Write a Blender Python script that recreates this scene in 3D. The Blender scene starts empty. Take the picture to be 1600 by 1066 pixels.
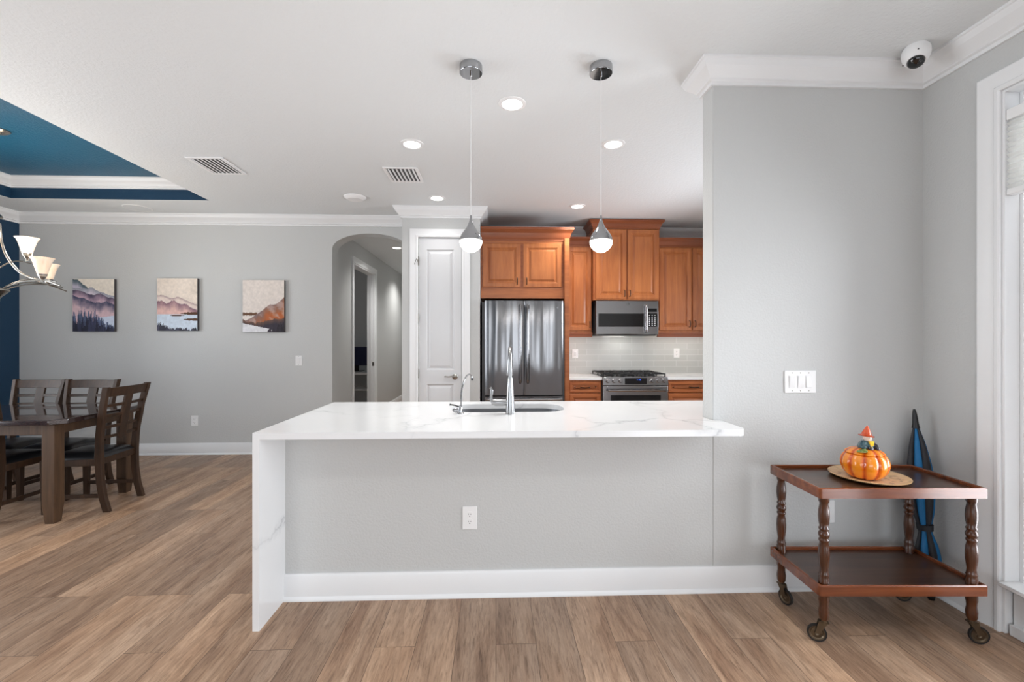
import bpy, bmesh, math, random
from mathutils import Vector, Matrix

# ------------------------------------------------------------ camera, world, exposure
SC = bpy.context.scene
COL = SC.collection
F_PX = 700.0
TH = math.atan(25 / F_PX)
CT, ST = math.cos(TH), math.sin(TH)
EYE = 1.347
cam_data = bpy.data.cameras.new('camera')
cam_data.sensor_width = 36.0
cam_data.lens = 36.0 * F_PX / 1600.0
cam_data.clip_start = 0.05
cam = bpy.data.objects.new('camera', cam_data)
COL.objects.link(cam)
cam.location = (0, 0, EYE)
cam.rotation_euler = (math.pi / 2, 0, -TH)
SC.camera = cam

SC.view_settings.view_transform = 'Standard'
SC.view_settings.look = 'None'
SC.view_settings.gamma = 1
SC.view_settings.use_curve_mapping = False
SC.view_settings.exposure = -0.3

wd = bpy.data.worlds.new('world')
SC.world = wd
wd.use_nodes = True
wd.node_tree.nodes['Background'].inputs[0].default_value = (0.90, 0.96, 1.0, 1)
wd.node_tree.nodes['Background'].inputs[1].default_value = 1.3


def area(name, loc, rot, sx, sy, power, col=(1, 1, 1)):
    l = bpy.data.lights.new(name, 'AREA')
    l.shape = 'RECTANGLE'
    l.size, l.size_y = sx, sy
    l.energy = power
    l.color = col
    o = bpy.data.objects.new(name, l)
    COL.objects.link(o)
    o.location = loc
    o.rotation_euler = rot
    return o


H90 = math.pi / 2
# daylight through the tall window beside the cart, then openings out of view: patio doors on the same wall, the glass wall behind
area('daylight_window', (2.62, 1.45, 1.35), (0, H90, 0), 2.2, 1.05, 78, (0.945, 0.985, 1.045))
area('daylight_patio', (2.66, -0.75, 1.1), (0, H90 + 0.3, 0), 2.3, 2.6, 112, (0.94, 0.985, 1.05))
area('daylight_rear', (-1.2, -4.72, 1.15), (H90 + 0.42, 0, 0), 5.4, 2.4, 122, (0.94, 0.985, 1.05))
area('added_daylight_dining', (-5.85, 2.4, 1.35), (0, -H90 - 0.25, 0), 2.1, 3.4, 205, (0.945, 0.985, 1.045))  # window out of view, added to brighten the far wall and dining side
area('daylight_kitchen', (3.5, 4.0, 1.6), (0, H90 + 0.2, 0), 1.1, 1.5, 110, (0.945, 0.985, 1.045))
area('added_daylight_office', (-7.0, 7.4, 1.5), (0, -H90, 0), 1.2, 1.4, 14, (0.95, 0.98, 1.04))  # window out of view, added to lift the dark office

# ------------------------------------------------------------ helpers
def lin(c):
    return tuple(((x / 255) / 12.92 if x / 255 <= 0.04045 else ((x / 255 + 0.055) / 1.055) ** 2.4) for x in c) + (1,)


def W(xp, d, z=0.0):
    """camera-plan coordinates (right, forward) to the world"""
    return Vector((xp * CT + d * ST, d * CT - xp * ST, z))


OFF = {}


def thing(name, label, cat, loc=(0, 0, 0), rz=0.0, group=None):
    o = bpy.data.objects.new(name, None)
    o.empty_display_size = 0.05
    COL.objects.link(o)
    o.location = loc
    o.rotation_euler = (0, 0, rz)
    o['label'] = label
    o['category'] = cat
    if group:
        o['group'] = group
    OFF[o.name] = Vector(loc)
    return o


def tag(o, label, cat, group=None):
    o['label'] = label
    o['category'] = cat
    if group:
        o['group'] = group
    return o


def dup(root, loc, rz=None, label=None):
    r = root.copy()
    COL.objects.link(r)
    r.location = loc
    if rz is not None:
        r.rotation_euler = (0, 0, rz)
    if label:
        r['label'] = label
    for ch in list(root.children):
        c = ch.copy()
        COL.objects.link(c)
        c.parent = r
        for g in list(ch.children):
            d = g.copy()
            COL.objects.link(d)
            d.parent = c
    return r


class MB:
    def __init__(s):
        s.bm = bmesh.new()

    def box(s, x0, y0, z0, x1, y1, z1):
        if x1 < x0: x0, x1 = x1, x0
        if y1 < y0: y0, y1 = y1, y0
        if z1 < z0: z0, z1 = z1, z0
        v = [s.bm.verts.new(p) for p in ((x0, y0, z0), (x1, y0, z0), (x1, y1, z0), (x0, y1, z0),
                                         (x0, y0, z1), (x1, y0, z1), (x1, y1, z1), (x0, y1, z1))]
        for f in ((0, 3, 2, 1), (4, 5, 6, 7), (0, 1, 5, 4), (1, 2, 6, 5), (2, 3, 7, 6), (3, 0, 4, 7)):
            s.bm.faces.new([v[i] for i in f])
        return s

    def obox(s, c, ax, ay, az):
        """box from centre and three half-axis vectors"""
        c, ax, ay, az = Vector(c), Vector(ax), Vector(ay), Vector(az)
        v = []
        for k in (-1, 1):
            for i, j in ((-1, -1), (1, -1), (1, 1), (-1, 1)):
                v.append(s.bm.verts.new(c + ax * i + ay * j + az * k))
        for f in ((0, 3, 2, 1), (4, 5, 6, 7), (0, 1, 5, 4), (1, 2, 6, 5), (2, 3, 7, 6), (3, 0, 4, 7)):
            s.bm.faces.new([v[i] for i in f])
        return s

    def loft(s, rings, cap0=True, cap1=True, closed=True):
        R = [[s.bm.verts.new(p) for p in r] for r in rings]
        n = len(R[0])
        for a, b in zip(R, R[1:]):
            for i in range(n if closed else n - 1):
                j = (i + 1) % n
                s.bm.faces.new((a[i], a[j], b[j], b[i]))
        if cap0: s.bm.faces.new(list(reversed(R[0])))
        if cap1: s.bm.faces.new(R[-1])
        return s

    def lathe(s, prof, c=(0, 0, 0), seg=24, rot=None, cap0=True, cap1=True, fn=None):
        c = Vector(c)
        rings = []
        for r, z in prof:
            ring = []
            for i in range(seg):
                a = 2 * math.pi * i / seg
                k = fn(a, r, z) if fn else 1.0
                p = Vector((max(r, 1e-4) * k * math.cos(a), max(r, 1e-4) * k * math.sin(a), z))
                if rot is not None: p = rot @ p
                ring.append(c + p)
            rings.append(ring)
        return s.loft(rings, cap0, cap1)

    def tube(s, pts, r, seg=10):
        pts = [Vector(p) for p in pts]
        if not isinstance(r, (list, tuple)): r = [r] * len(pts)
        rings = []
        up = None
        for i, p in enumerate(pts):
            t = (pts[min(i + 1, len(pts) - 1)] - pts[max(i - 1, 0)]).normalized()
            if up is None:
                up = Vector((0, 0, 1)) if abs(t.z) < 0.9 else Vector((1, 0, 0))
            a = (up - t * up.dot(t)).normalized()
            up = a
            b = t.cross(a)
            rings.append([p + (a * math.cos(2 * math.pi * k / seg) + b * math.sin(2 * math.pi * k / seg)) * r[i] for k in range(seg)])
        return s.loft(rings)

    def bars(s, pts, hx, hy):
        """rectangular section swept through points, section kept level (x by y half sizes)"""
        rings = []
        for i, p in enumerate(pts):
            a = hx[i] if isinstance(hx, (list, tuple)) else hx
            b = hy[i] if isinstance(hy, (list, tuple)) else hy
            x, y, z = p
            rings.append([(x - a, y - b, z), (x + a, y - b, z), (x + a, y + b, z), (x - a, y + b, z)])
        return s.loft(rings)

    def prism(s, poly, a, b, axis='z'):
        def m(u, v, w):
            return (u, v, w) if axis == 'z' else ((u, w, v) if axis == 'y' else (w, u, v))
        return s.loft([[m(u, v, a) for u, v in poly], [m(u, v, b) for u, v in poly]])

    def sweep(s, path, prof, closed=False):
        """profile (offset to the left of the path, height) mitred round a level path"""
        n = len(path)
        P = [Vector(p) for p in path]
        rings = []
        for i in range(n):
            if closed or 0 < i < n - 1:
                d0 = (P[i] - P[(i - 1) % n]).normalized()
                d1 = (P[(i + 1) % n] - P[i]).normalized()
            elif i == 0:
                d0 = d1 = (P[1] - P[0]).normalized()
            else:
                d0 = d1 = (P[-1] - P[-2]).normalized()
            n0 = Vector((-d0.y, d0.x)); n1 = Vector((-d1.y, d1.x))
            m = (n0 + n1)
            m = m / max(1e-6, (1 + n0.dot(n1)))
            rings.append([(P[i].x + m.x * o, P[i].y + m.y * o, z) for o, z in prof])
        if closed:
            rings.append(rings[0])
            return s.loft(rings, False, False)
        return s.loft(rings)

    def rect_loops(s, x0, z0, x1, z1, loops):
        """concentric rectangles facing -y: (inset, y) each; last one capped"""
        rings = [[(x0 + i, y, z0 + i), (x1 - i, y, z0 + i), (x1 - i, y, z1 - i), (x0 + i, y, z1 - i)] for i, y in loops]
        return s.loft(rings, False, True)

    def build(s, name, mat, parent=None, bevel=0.0, w=False, sharp=0.6, seg=2, sub=0):
        bm = s.bm
        off = Vector((0, 0, 0))
        if parent is not None:
            off = OFF.get(parent.name, Vector((0, 0, 0)))
        if w:
            bmesh.ops.translate(bm, verts=bm.verts, vec=-off)
        bmesh.ops.recalc_face_normals(bm, faces=bm.faces)
        for f in bm.faces: f.smooth = True
        for e in bm.edges:
            if len(e.link_faces) != 2 or e.calc_face_angle(3.2) > sharp: e.smooth = False
        me = bpy.data.meshes.new(name)
        bm.to_mesh(me); bm.free()
        me.materials.append(mat)
        o = bpy.data.objects.new(name, me)
        COL.objects.link(o)
        if parent is not None:
            o.parent = parent
        OFF[o.name] = off
        if bevel:
            md = o.modifiers.new('bevel', 'BEVEL')
            md.width = bevel; md.segments = seg; md.limit_method = 'ANGLE'; md.angle_limit = 0.7
            md.harden_normals = False
        if sub:
            md = o.modifiers.new('sub', 'SUBSURF')
            md.levels = sub; md.render_levels = sub
        return o


def struct(o):
    o['kind'] = 'structure'
    return o


def arc(cx, cy, r, a0, a1, n):
    return [(cx + r * math.cos(a0 + (a1 - a0) * i / n), cy + r * math.sin(a0 + (a1 - a0) * i / n)) for i in range(n + 1)]


def spline(pts, n=8):
    P = [Vector(p) for p in pts]
    P = [P[0] * 2 - P[1]] + P + [P[-1] * 2 - P[-2]]
    out = []
    for i in range(1, len(P) - 2):
        for k in range(n):
            t = k / n
            a, b, c, d = P[i - 1], P[i], P[i + 1], P[i + 2]
            out.append(0.5 * ((2 * b) + (c - a) * t + (2 * a - 5 * b + 4 * c - d) * t * t + (3 * b - a - 3 * c + d) * t ** 3))
    out.append(P[-2])
    return out


# ------------------------------------------------------------ materials
class Mat:
    def __init__(s, name):
        s.m = bpy.data.materials.new(name)
        s.m.use_nodes = True
        s.t = s.m.node_tree
        s.b = s.t.nodes['Principled BSDF']

    def n(s, typ, **k):
        nd = s.t.nodes.new('ShaderNode' + typ)
        for a, v in k.items(): setattr(nd, a, v)
        return nd

    def l(s, a, b): s.t.links.new(a, b)

    def coords(s, scale=(1, 1, 1), rot=(0, 0, 0), kind='Object'):
        tc = s.n('TexCoord'); mp = s.n('Mapping')
        s.l(tc.outputs[kind], mp.inputs[0])
        mp.inputs['Scale'].default_value = scale
        mp.inputs['Rotation'].default_value = rot
        return mp.outputs[0]

    def noise(s, vec, scale, detail=4, rough=0.5, dist=0.0):
        nd = s.n('TexNoise')
        nd.inputs['Scale'].default_value = scale
        nd.inputs['Detail'].default_value = detail
        nd.inputs['Roughness'].default_value = rough
        nd.inputs['Distortion'].default_value = dist
        s.l(vec, nd.inputs['Vector'])
        return nd

    def ramp(s, fac, stops):
        r = s.n('ValToRGB')
        el = r.color_ramp.elements
        el[0].position, el[0].color = stops[0][0], stops[0][1]
        el[1].position, el[1].color = stops[-1][0], stops[-1][1]
        for p, c in stops[1:-1]:
            e = el.new(p); e.color = c
        s.l(fac, r.inputs[0])
        return r.outputs[0]

    def bump(s, h, strength=0.2, dist=0.01):
        b = s.n('Bump')
        b.inputs['Strength'].default_value = strength
        b.inputs['Distance'].default_value = dist
        s.l(h, b.inputs['Height'])
        s.l(b.outputs[0], s.b.inputs['Normal'])
        return b

    def mix(s, f, a, b, blend='MIX'):
        m = s.n('Mix', data_type='RGBA', blend_type=blend)
        for sock, v in ((m.inputs[0], f), (m.inputs[6], a), (m.inputs[7], b)):
            if hasattr(v, 'default_value') and not isinstance(v, (tuple, float, int)): s.l(v, sock)
            else: sock.default_value = v
        return m.outputs[2]


def plain(name, rgb, rough=0.5, metal=0.0, coat=0.0, spec=0.5):
    m = Mat(name)
    m.b.inputs['Base Color'].default_value = lin(rgb)
    m.b.inputs['Roughness'].default_value = rough
    m.b.inputs['Metallic'].default_value = metal
    m.b.inputs['Coat Weight'].default_value = coat
    m.b.inputs['Specular IOR Level'].default_value = spec
    n = m.noise(m.coords(), 35, 3)
    mr = m.n('MapRange')
    mr.inputs[3].default_value = max(0.0, rough - 0.03); mr.inputs[4].default_value = min(1, rough + 0.03)
    m.l(n.outputs[0], mr.inputs[0]); m.l(mr.outputs[0], m.b.inputs['Roughness'])
    return m.m


def paint(name, rgb, rough=0.55, tex=0.22, scale=70, spec=0.35):
    m = Mat(name)
    m.b.inputs['Base Color'].default_value = lin(rgb)
    m.b.inputs['Roughness'].default_value = rough
    m.b.inputs['Specular IOR Level'].default_value = spec
    v = m.coords()
    n = m.noise(v, scale, 3, 0.55)
    m.bump(n.outputs[0], tex, 0.006)
    return m.m


def emit(name, rgb, strength):
    m = Mat(name)
    m.b.inputs['Base Color'].default_value = lin(rgb)
    m.b.inputs['Emission Color'].default_value = lin(rgb)
    m.b.inputs['Emission Strength'].default_value = strength
    return m.m


def wood(name, c0, c1, rough=0.35, axis='z', scale=1.0, coat=0.2, spec=0.5):
    m = Mat(name)
    sc = {'x': (2, 26, 26), 'y': (26, 2, 26), 'z': (26, 26, 2)}[axis]
    v = m.coords(tuple(q * scale for q in sc))
    n = m.noise(v, 1.0, 5, 0.6, 0.6)
    v2 = m.coords((1.5, 1.5, 1.5))
    n2 = m.noise(v2, 1.5, 2)
    mm = m.n('Math', operation='ADD')
    m.l(n.outputs[0], mm.inputs[0])
    m2 = m.n('Math', operation='MULTIPLY'); m.l(n2.outputs[0], m2.inputs[0]); m2.inputs[1].default_value = 0.5
    m.l(m2.outputs[0], mm.inputs[1])
    m.l(m.ramp(mm.outputs[0], [(0.45, lin(c0)), (1.0, lin(c1))]), m.b.inputs['Base Color'])
    m.b.inputs['Roughness'].default_value = rough
    m.b.inputs['Coat Weight'].default_value = coat
    m.b.inputs['Coat Roughness'].default_value = 0.15
    m.b.inputs['Specular IOR Level'].default_value = spec
    m.bump(n.outputs[0], 0.06, 0.002)
    return m.m


def steel(name, rgb=(175, 175, 176), rough=0.22, wave=0.0, axis='x'):
    m = Mat(name)
    m.b.inputs['Base Color'].default_value = lin(rgb)
    m.b.inputs['Metallic'].default_value = 1.0
    v = m.coords((3, 3, 300) if axis == 'x' else (300, 300, 3))
    n = m.noise(v, 1.0, 2)
    mr = m.n('MapRange')
    mr.inputs[3].default_value = rough - 0.04; mr.inputs[4].default_value = rough + 0.06
    m.l(n.outputs[0], mr.inputs[0]); m.l(mr.outputs[0], m.b.inputs['Roughness'])
    if wave:
        m.b.inputs['Anisotropic'].default_value = 0.8
        tg = m.n('Tangent', direction_type='RADIAL', axis='Z'); m.l(tg.outputs[0], m.b.inputs['Tangent'])
        v2 = m.coords((7.5, 7.5, 0.35))
        n2 = m.noise(v2, 1.0, 1.5, 0.4)
        m.bump(n2.outputs[0], wave, 0.05)
    return m.m


def marble(name, base=(232, 233, 234)):
    m = Mat(name)
    v = m.coords((1, 1, 1), (0.3, 0.5, 0.6))
    n = m.noise(v, 1.3, 6, 0.6)
    vm = m.n('VectorMath', operation='MULTIPLY_ADD')
    m.l(n.outputs['Color'], vm.inputs[0]); vm.inputs[1].default_value = (0.9, 0.9, 0.9); m.l(v, vm.inputs[2])
    wv = m.n('TexVoronoi', feature='DISTANCE_TO_EDGE')
    wv.inputs['Scale'].default_value = 1.6
    m.l(vm.outputs[0], wv.inputs['Vector'])
    vein = m.ramp(wv.outputs['Distance'], [(0.0, (1, 1, 1, 1)), (0.012, (0.35, 0.35, 0.35, 1)), (0.06, (0, 0, 0, 1))])
    n2 = m.noise(v, 2.2, 3)
    msk = m.ramp(n2.outputs[0], [(0.40, (0, 0, 0, 1)), (0.56, (1, 1, 1, 1))])
    mul = m.n('Math', operation='MULTIPLY'); m.l(vein, mul.inputs[0]); m.l(msk, mul.inputs[1])
    mul2 = m.n('Math', operation='MULTIPLY'); m.l(mul.outputs[0], mul2.inputs[0]); mul2.inputs[1].default_value = 0.7
    n3 = m.noise(v, 0.9, 4)
    cloud = m.ramp(n3.outputs[0], [(0.35, lin(base)), (0.75, lin(tuple(c - 9 for c in base)))])
    m.l(m.mix(mul2.outputs[0], cloud, lin((176, 178, 182))), m.b.inputs['Base Color'])
    m.b.inputs['Roughness'].default_value = 0.16
    m.b.inputs['Specular IOR Level'].default_value = 0.5
    return m.m


def floor_mat():
    m = Mat('floor_planks')
    tc = m.n('TexCoord')
    sp = m.n('SeparateXYZ'); m.l(tc.outputs['Object'], sp.inputs[0])
    cb = m.n('CombineXYZ')
    m.l(sp.outputs[1], cb.inputs[0]); m.l(sp.outputs[0], cb.inputs[1])
    br = m.n('TexBrick')
    br.offset = 0.37; br.offset_frequency = 3
    br.inputs['Scale'].default_value = 1.0
    br.inputs['Mortar Size'].default_value = 0.0012
    br.inputs['Mortar Smooth'].default_value = 0.2
    br.inputs['Bias'].default_value = 0.0
    br.inputs['Brick Width'].default_value = 1.22
    br.inputs['Row Height'].default_value = 0.178
    br.inputs['Color1'].default_value = (0, 0, 0, 1)
    br.inputs['Color2'].default_value = (1, 1, 1, 1)
    br.inputs['Mortar'].default_value = (0.5, 0.5, 0.5, 1)
    m.l(cb.outputs[0], br.inputs['Vector'])
    sc = m.n('Math', operation='MULTIPLY'); m.l(br.outputs['Color'], sc.inputs[0]); sc.inputs[1].default_value = 37.0
    # long grain, knots and cathedral figure, different on each plank
    def grain(sx, sy, det, rough, dist=0.0):
        mp = m.n('Mapping'); m.l(tc.outputs['Object'], mp.inputs[0]); mp.inputs['Scale'].default_value = (sx, sy, 1)
        n = m.n('TexNoise', noise_dimensions='4D')
        n.inputs['Scale'].default_value = 1; n.inputs['Detail'].default_value = det
        n.inputs['Roughness'].default_value = rough; n.inputs['Distortion'].default_value = dist
        m.l(mp.outputs[0], n.inputs['Vector']); m.l(sc.outputs[0], n.inputs['W'])
        return n.outputs[0]
    g1 = grain(9, 1.3, 4, 0.55, 0.8)
    g2 = grain(90, 9, 5, 0.75, 0.8)
    g3 = grain(3, 0.6, 2, 0.5)
    g4 = grain(30, 3.6, 4, 0.7, 2.0)
    # cathedral rings
    wv = m.n('Math', operation='MULTIPLY'); m.l(g1, wv.inputs[0]); wv.inputs[1].default_value = 60
    sn = m.n('Math', operation='SINE'); m.l(wv.outputs[0], sn.inputs[0])
    base = m.ramp(g1, [(0.28, lin((134, 105, 85))), (0.48, lin((168, 140, 117))), (0.72, lin((191, 165, 142)))])
    fine = m.ramp(g2, [(0.36, (0.50, 0.46, 0.43, 1)), (0.47, (0.88, 0.87, 0.86, 1)), (0.62, (1.12, 1.13, 1.14, 1))])
    c = m.mix(0.8, base, fine, 'MULTIPLY')
    rings = m.ramp(sn.outputs[0], [(0.0, (0.86, 0.86, 0.86, 1)), (0.6, (1.0, 1.0, 1.0, 1))])
    c = m.mix(0.55, c, rings, 'MULTIPLY')
    tone = m.ramp(br.outputs['Color'], [(0.0, (0.80, 0.80, 0.81, 1)), (0.5, (1.02, 1.0, 0.98, 1)), (1.0, (1.26, 1.20, 1.13, 1))])
    c = m.mix(1.0, c, tone, 'MULTIPLY')
    big = m.ramp(g3, [(0.3, (0.88, 0.9, 0.93, 1)), (0.7, (1.07, 1.04, 1.0, 1))])
    c = m.mix(1.0, c, big, 'MULTIPLY')
    streak = m.ramp(g4, [(0.30, (0.58, 0.55, 0.54, 1)), (0.46, (0.96, 0.95, 0.95, 1)), (0.7, (1.06, 1.05, 1.03, 1))])
    c = m.mix(0.7, c, streak, 'MULTIPLY')
    c = m.mix(br.outputs['Fac'], c, lin((84, 66, 54)))
    m.l(c, m.b.inputs['Base Color'])
    rr = m.ramp(g2, [(0.3, (0.42, 0.42, 0.42, 1)), (0.7, (0.34, 0.34, 0.34, 1))])
    m.l(rr, m.b.inputs['Roughness'])
    m.b.inputs['Specular IOR Level'].default_value = 0.35
    m.bump(g2, 0.12, 0.002)
    return m.m


def tile_mat():
    m = Mat('backsplash_tile')
    tc = m.n('TexCoord')
    sp = m.n('SeparateXYZ'); m.l(tc.outputs['Object'], sp.inputs[0])
    cb = m.n('CombineXYZ'); m.l(sp.outputs[0], cb.inputs[0]); m.l(sp.outputs[2], cb.inputs[1])
    br = m.n('TexBrick')
    br.inputs['Scale'].default_value = 1
    br.inputs['Brick Width'].default_value = 0.30; br.inputs['Row Height'].default_value = 0.0775
    br.inputs['Mortar Size'].default_value = 0.0022; br.inputs['Mortar Smooth'].default_value = 0.1
    br.inputs['Color1'].default_value = lin((196, 197, 193)); br.inputs['Color2'].default_value = lin((204, 205, 202))
    br.inputs['Mortar'].default_value = lin((222, 222, 220))
    m.l(cb.outputs[0], br.inputs['Vector'])
    m.l(br.outputs['Color'], m.b.inputs['Base Color'])
    m.b.inputs['Roughness'].default_value = 0.08
    n = m.noise(m.coords(), 9, 2)
    inv = m.n('Math', operation='MULTIPLY_ADD'); m.l(br.outputs['Fac'], inv.inputs[0]); inv.inputs[1].default_value = -1.0
    m.l(n.outputs[0], inv.inputs[2])
    m.bump(inv.outputs[0], 0.25, 0.004)
    return m.m


def glass_mat():
    m = Mat('window_glass')
    t = m.t
    tr = m.n('BsdfTransparent'); gl = m.n('BsdfGlossy'); gl.inputs['Roughness'].default_value = 0.01
    lw = m.n('LayerWeight'); lw.inputs[0].default_value = 0.25
    mx = m.n('MixShader')
    m.l(lw.outputs['Fresnel'], mx.inputs[0]); m.l(tr.outputs[0], mx.inputs[1]); m.l(gl.outputs[0], mx.inputs[2])
    m.l(mx.outputs[0], t.nodes['Material Output'].inputs[0])
    return m.m


def shade_cloth(name, rgb):
    m = Mat(name)
    d = m.n('BsdfDiffuse'); tl = m.n('BsdfTranslucent')
    d.inputs[0].default_value = lin(rgb); tl.inputs[0].default_value = lin(rgb)
    mx = m.n('MixShader'); mx.inputs[0].default_value = 0.45
    m.l(d.outputs[0], mx.inputs[1]); m.l(tl.outputs[0], mx.inputs[2])
    m.l(mx.outputs[0], m.t.nodes['Material Output'].inputs[0])
    n = m.noise(m.coords((200, 200, 200)), 1, 2)
    b = m.n('Bump'); b.inputs['Strength'].default_value = 0.1; m.l(n.outputs[0], b.inputs['Height']); m.l(b.outputs[0], d.inputs['Normal'])
    return m.m


M = {}
M['wall'] = paint('grey_wall_paint', (198, 199, 198), 0.5, 0.30, 85)
M['ceil'] = paint('ceiling_paint', (226, 229, 230), 0.6, 0.5, 60)
M['navy'] = paint('shaded_blue_paint', (26, 58, 84), 0.5, 0.22, 70)  # same blue as tray ceiling, darkened for the shadow on wall and sides
M['teal'] = paint('teal_ceiling_paint', (10, 84, 116), 0.42, 0.9, 60, 0.5)
M['trim'] = plain('white_trim_enamel', (232, 233, 234), 0.32)
M['door'] = plain('white_door_enamel', (212, 213, 215), 0.38)
M['floor'] = floor_mat()
M['tile'] = tile_mat()
M['marble'] = marble('white_quartz')
M['kcounter'] = marble('pale_kitchen_quartz', (236, 236, 234))
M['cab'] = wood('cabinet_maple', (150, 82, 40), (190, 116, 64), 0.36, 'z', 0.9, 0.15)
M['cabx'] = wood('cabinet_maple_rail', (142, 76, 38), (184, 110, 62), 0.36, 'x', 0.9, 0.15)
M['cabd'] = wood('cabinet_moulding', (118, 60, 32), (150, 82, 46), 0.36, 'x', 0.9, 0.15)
M['bronze'] = plain('dark_bronze_pull', (52, 40, 34), 0.35, 0.8)
M['steel'] = steel('stainless', (176, 176, 178), 0.2)
M['fridge'] = steel('fridge_stainless', (138, 138, 140), 0.19, 1.0, 'z')
M['sinksteel'] = steel('sink_stainless', (165, 167, 170), 0.3)
M['chrome'] = plain('chrome', (168, 169, 171), 0.06, 1.0)
M['nickel'] = plain('brushed_nickel', (160, 157, 151), 0.28, 1.0)
M['satin'] = plain('satin_faucet', (158, 159, 160), 0.26, 0.95)
M['black'] = plain('black_plastic', (16, 16, 17), 0.35)
M['iron'] = plain('cast_iron', (20, 20, 21), 0.55)
M['blackglass'] = plain('black_glass', (10, 10, 12), 0.06, 0, 0.5)
M['darkgrey'] = plain('dark_grey', (60, 60, 62), 0.5)
M['ventgrey'] = plain('vent_inside', (120, 120, 120), 0.6)
M['white'] = plain('white_plastic', (238, 238, 238), 0.35)
M['whitehole'] = plain('dark_socket_hole', (50, 48, 46), 0.6)
M['lit'] = emit('led_lens', (255, 253, 248), 14)
M['pendlit'] = emit('pendant_diffuser', (255, 250, 240), 5)
M['clock'] = emit('blue_digits', (60, 120, 255), 1.5)
M['strip'] = emit('added_strip_lens', (255, 250, 240), 3)
M['cord'] = plain('clear_cord', (222, 222, 222), 0.4)
M['glass'] = glass_mat()
M['cloth'] = shade_cloth('pleated_shade', (240, 240, 238))
M['chair'] = wood('dark_chair_wood', (34, 23, 15), (70, 48, 32), 0.5, 'z', 1.2, 0.0, 0.3)
M['table'] = wood('table_wood', (58, 42, 30), (92, 69, 50), 0.5, 'z', 1.2, 0.0, 0.3)
M['leather'] = plain('black_leather', (22, 23, 26), 0.32, 0, 0.1)
M['cart'] = wood('mahogany_stain', (42, 25, 16), (84, 54, 36), 0.3, 'x', 0.8, 0.35)
M['cartleg'] = wood('mahogany_turned', (40, 19, 8), (92, 49, 24), 0.24, 'z', 1.5, 0.4)
M['cartedge'] = wood('mahogany_edge', (68, 30, 13), (138, 73, 38), 0.22, 'x', 0.8, 0.4)
M['brass'] = plain('aged_brass', (104, 92, 76), 0.35, 0.9)
M['rubber'] = plain('black_rubber', (24, 22, 21), 0.6)
M['orange'] = None
M['sky'] = None


def gloss_ceramic(name, c0, c1, scale=12):
    m = Mat(name)
    n = m.noise(m.coords(), scale, 3)
    m.l(m.ramp(n.outputs[0], [(0.35, lin(c0)), (0.7, lin(c1))]), m.b.inputs['Base Color'])
    m.b.inputs['Roughness'].default_value = 0.1
    m.b.inputs['Coat Weight'].default_value = 0.6
    m.b.inputs['Coat Roughness'].default_value = 0.04
    return m.m


M['orange'] = gloss_ceramic('pumpkin_glaze', (214, 92, 14), (240, 138, 30), 14)
def pumpkin():
    m = Mat('pumpkin_glaze')
    tc = m.n('TexCoord'); sp = m.n('SeparateXYZ'); m.l(tc.outputs['Object'], sp.inputs[0])
    at_ = m.n('Math', operation='ARCTAN2'); m.l(sp.outputs[1], at_.inputs[0]); m.l(sp.outputs[0], at_.inputs[1])
    ml = m.n('Math', operation='MULTIPLY_ADD'); m.l(at_.outputs[0], ml.inputs[0]); ml.inputs[1].default_value = 5; ml.inputs[2].default_value = 0.4
    co = m.n('Math', operation='COSINE'); m.l(ml.outputs[0], co.inputs[0])
    ab = m.n('Math', operation='ABSOLUTE'); m.l(co.outputs[0], ab.inputs[0])
    n = m.noise(m.coords(), 22, 3)
    ad = m.n('Math', operation='MULTIPLY_ADD'); m.l(n.outputs[0], ad.inputs[0]); ad.inputs[1].default_value = 0.5; m.l(ab.outputs[0], ad.inputs[2])
    m.l(m.ramp(ad.outputs[0], [(0.25, lin((186, 66, 6))), (0.62, lin((218, 98, 14))), (1.0, lin((240, 142, 32)))]), m.b.inputs['Base Color'])
    m.b.inputs['Roughness'].default_value = 0.1
    m.b.inputs['Coat Weight'].default_value = 0.6
    m.b.inputs['Coat Roughness'].default_value = 0.04
    return m.m


M['orange'] = pumpkin()
M['hat'] = gloss_ceramic('hat_glaze', (190, 66, 26), (216, 92, 44), 60)
M['face'] = gloss_ceramic('face_glaze', (235, 205, 186), (246, 230, 214))
M['yellow'] = gloss_ceramic('yellow_glaze', (226, 176, 30), (244, 206, 60), 60)
M['tealg'] = gloss_ceramic('teal_glaze', (44, 70, 80), (80, 112, 120), 60)
M['darkg'] = gloss_ceramic('dark_glaze', (28, 28, 34), (60, 52, 60), 60)
M['green'] = gloss_ceramic('leaf_glaze', (96, 120, 62), (150, 160, 92), 80)


def plate_mat():
    m = Mat('wooden_platter')
    v = m.coords()
    n = m.noise(v, 28, 5, 0.6, 0.4)
    spots = m.ramp(n.outputs[0], [(0.55, (0, 0, 0, 1)), (0.62, (1, 1, 1, 1))])
    n2 = m.noise(m.coords((4, 40, 4)), 1.0, 4)
    base = m.ramp(n2.outputs[0], [(0.3, lin((206, 168, 120))), (0.7, lin((226, 194, 150)))])
    f = m.n('Math', operation='MULTIPLY'); m.l(spots, f.inputs[0]); f.inputs[1].default_value = 0.6
    m.l(m.mix(f.outputs[0], base, lin((120, 92, 62))), m.b.inputs['Base Color'])
    m.b.inputs['Roughness'].default_value = 0.35
    return m.m


M['plate'] = plate_mat()


def granite():
    m = Mat('dark_marble_top')
    n = m.noise(m.coords(), 16, 6, 0.7, 1.2)
    m.l(m.ramp(n.outputs[0], [(0.35, lin((22, 17, 18))), (0.5, lin((58, 44, 42))), (0.6, lin((34, 27, 28))), (0.72, lin((112, 98, 92)))]), m.b.inputs['Base Color'])
    m.b.inputs['Roughness'].default_value = 0.07
    m.b.inputs['Coat Weight'].default_value = 0.6
    return m.m


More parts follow.
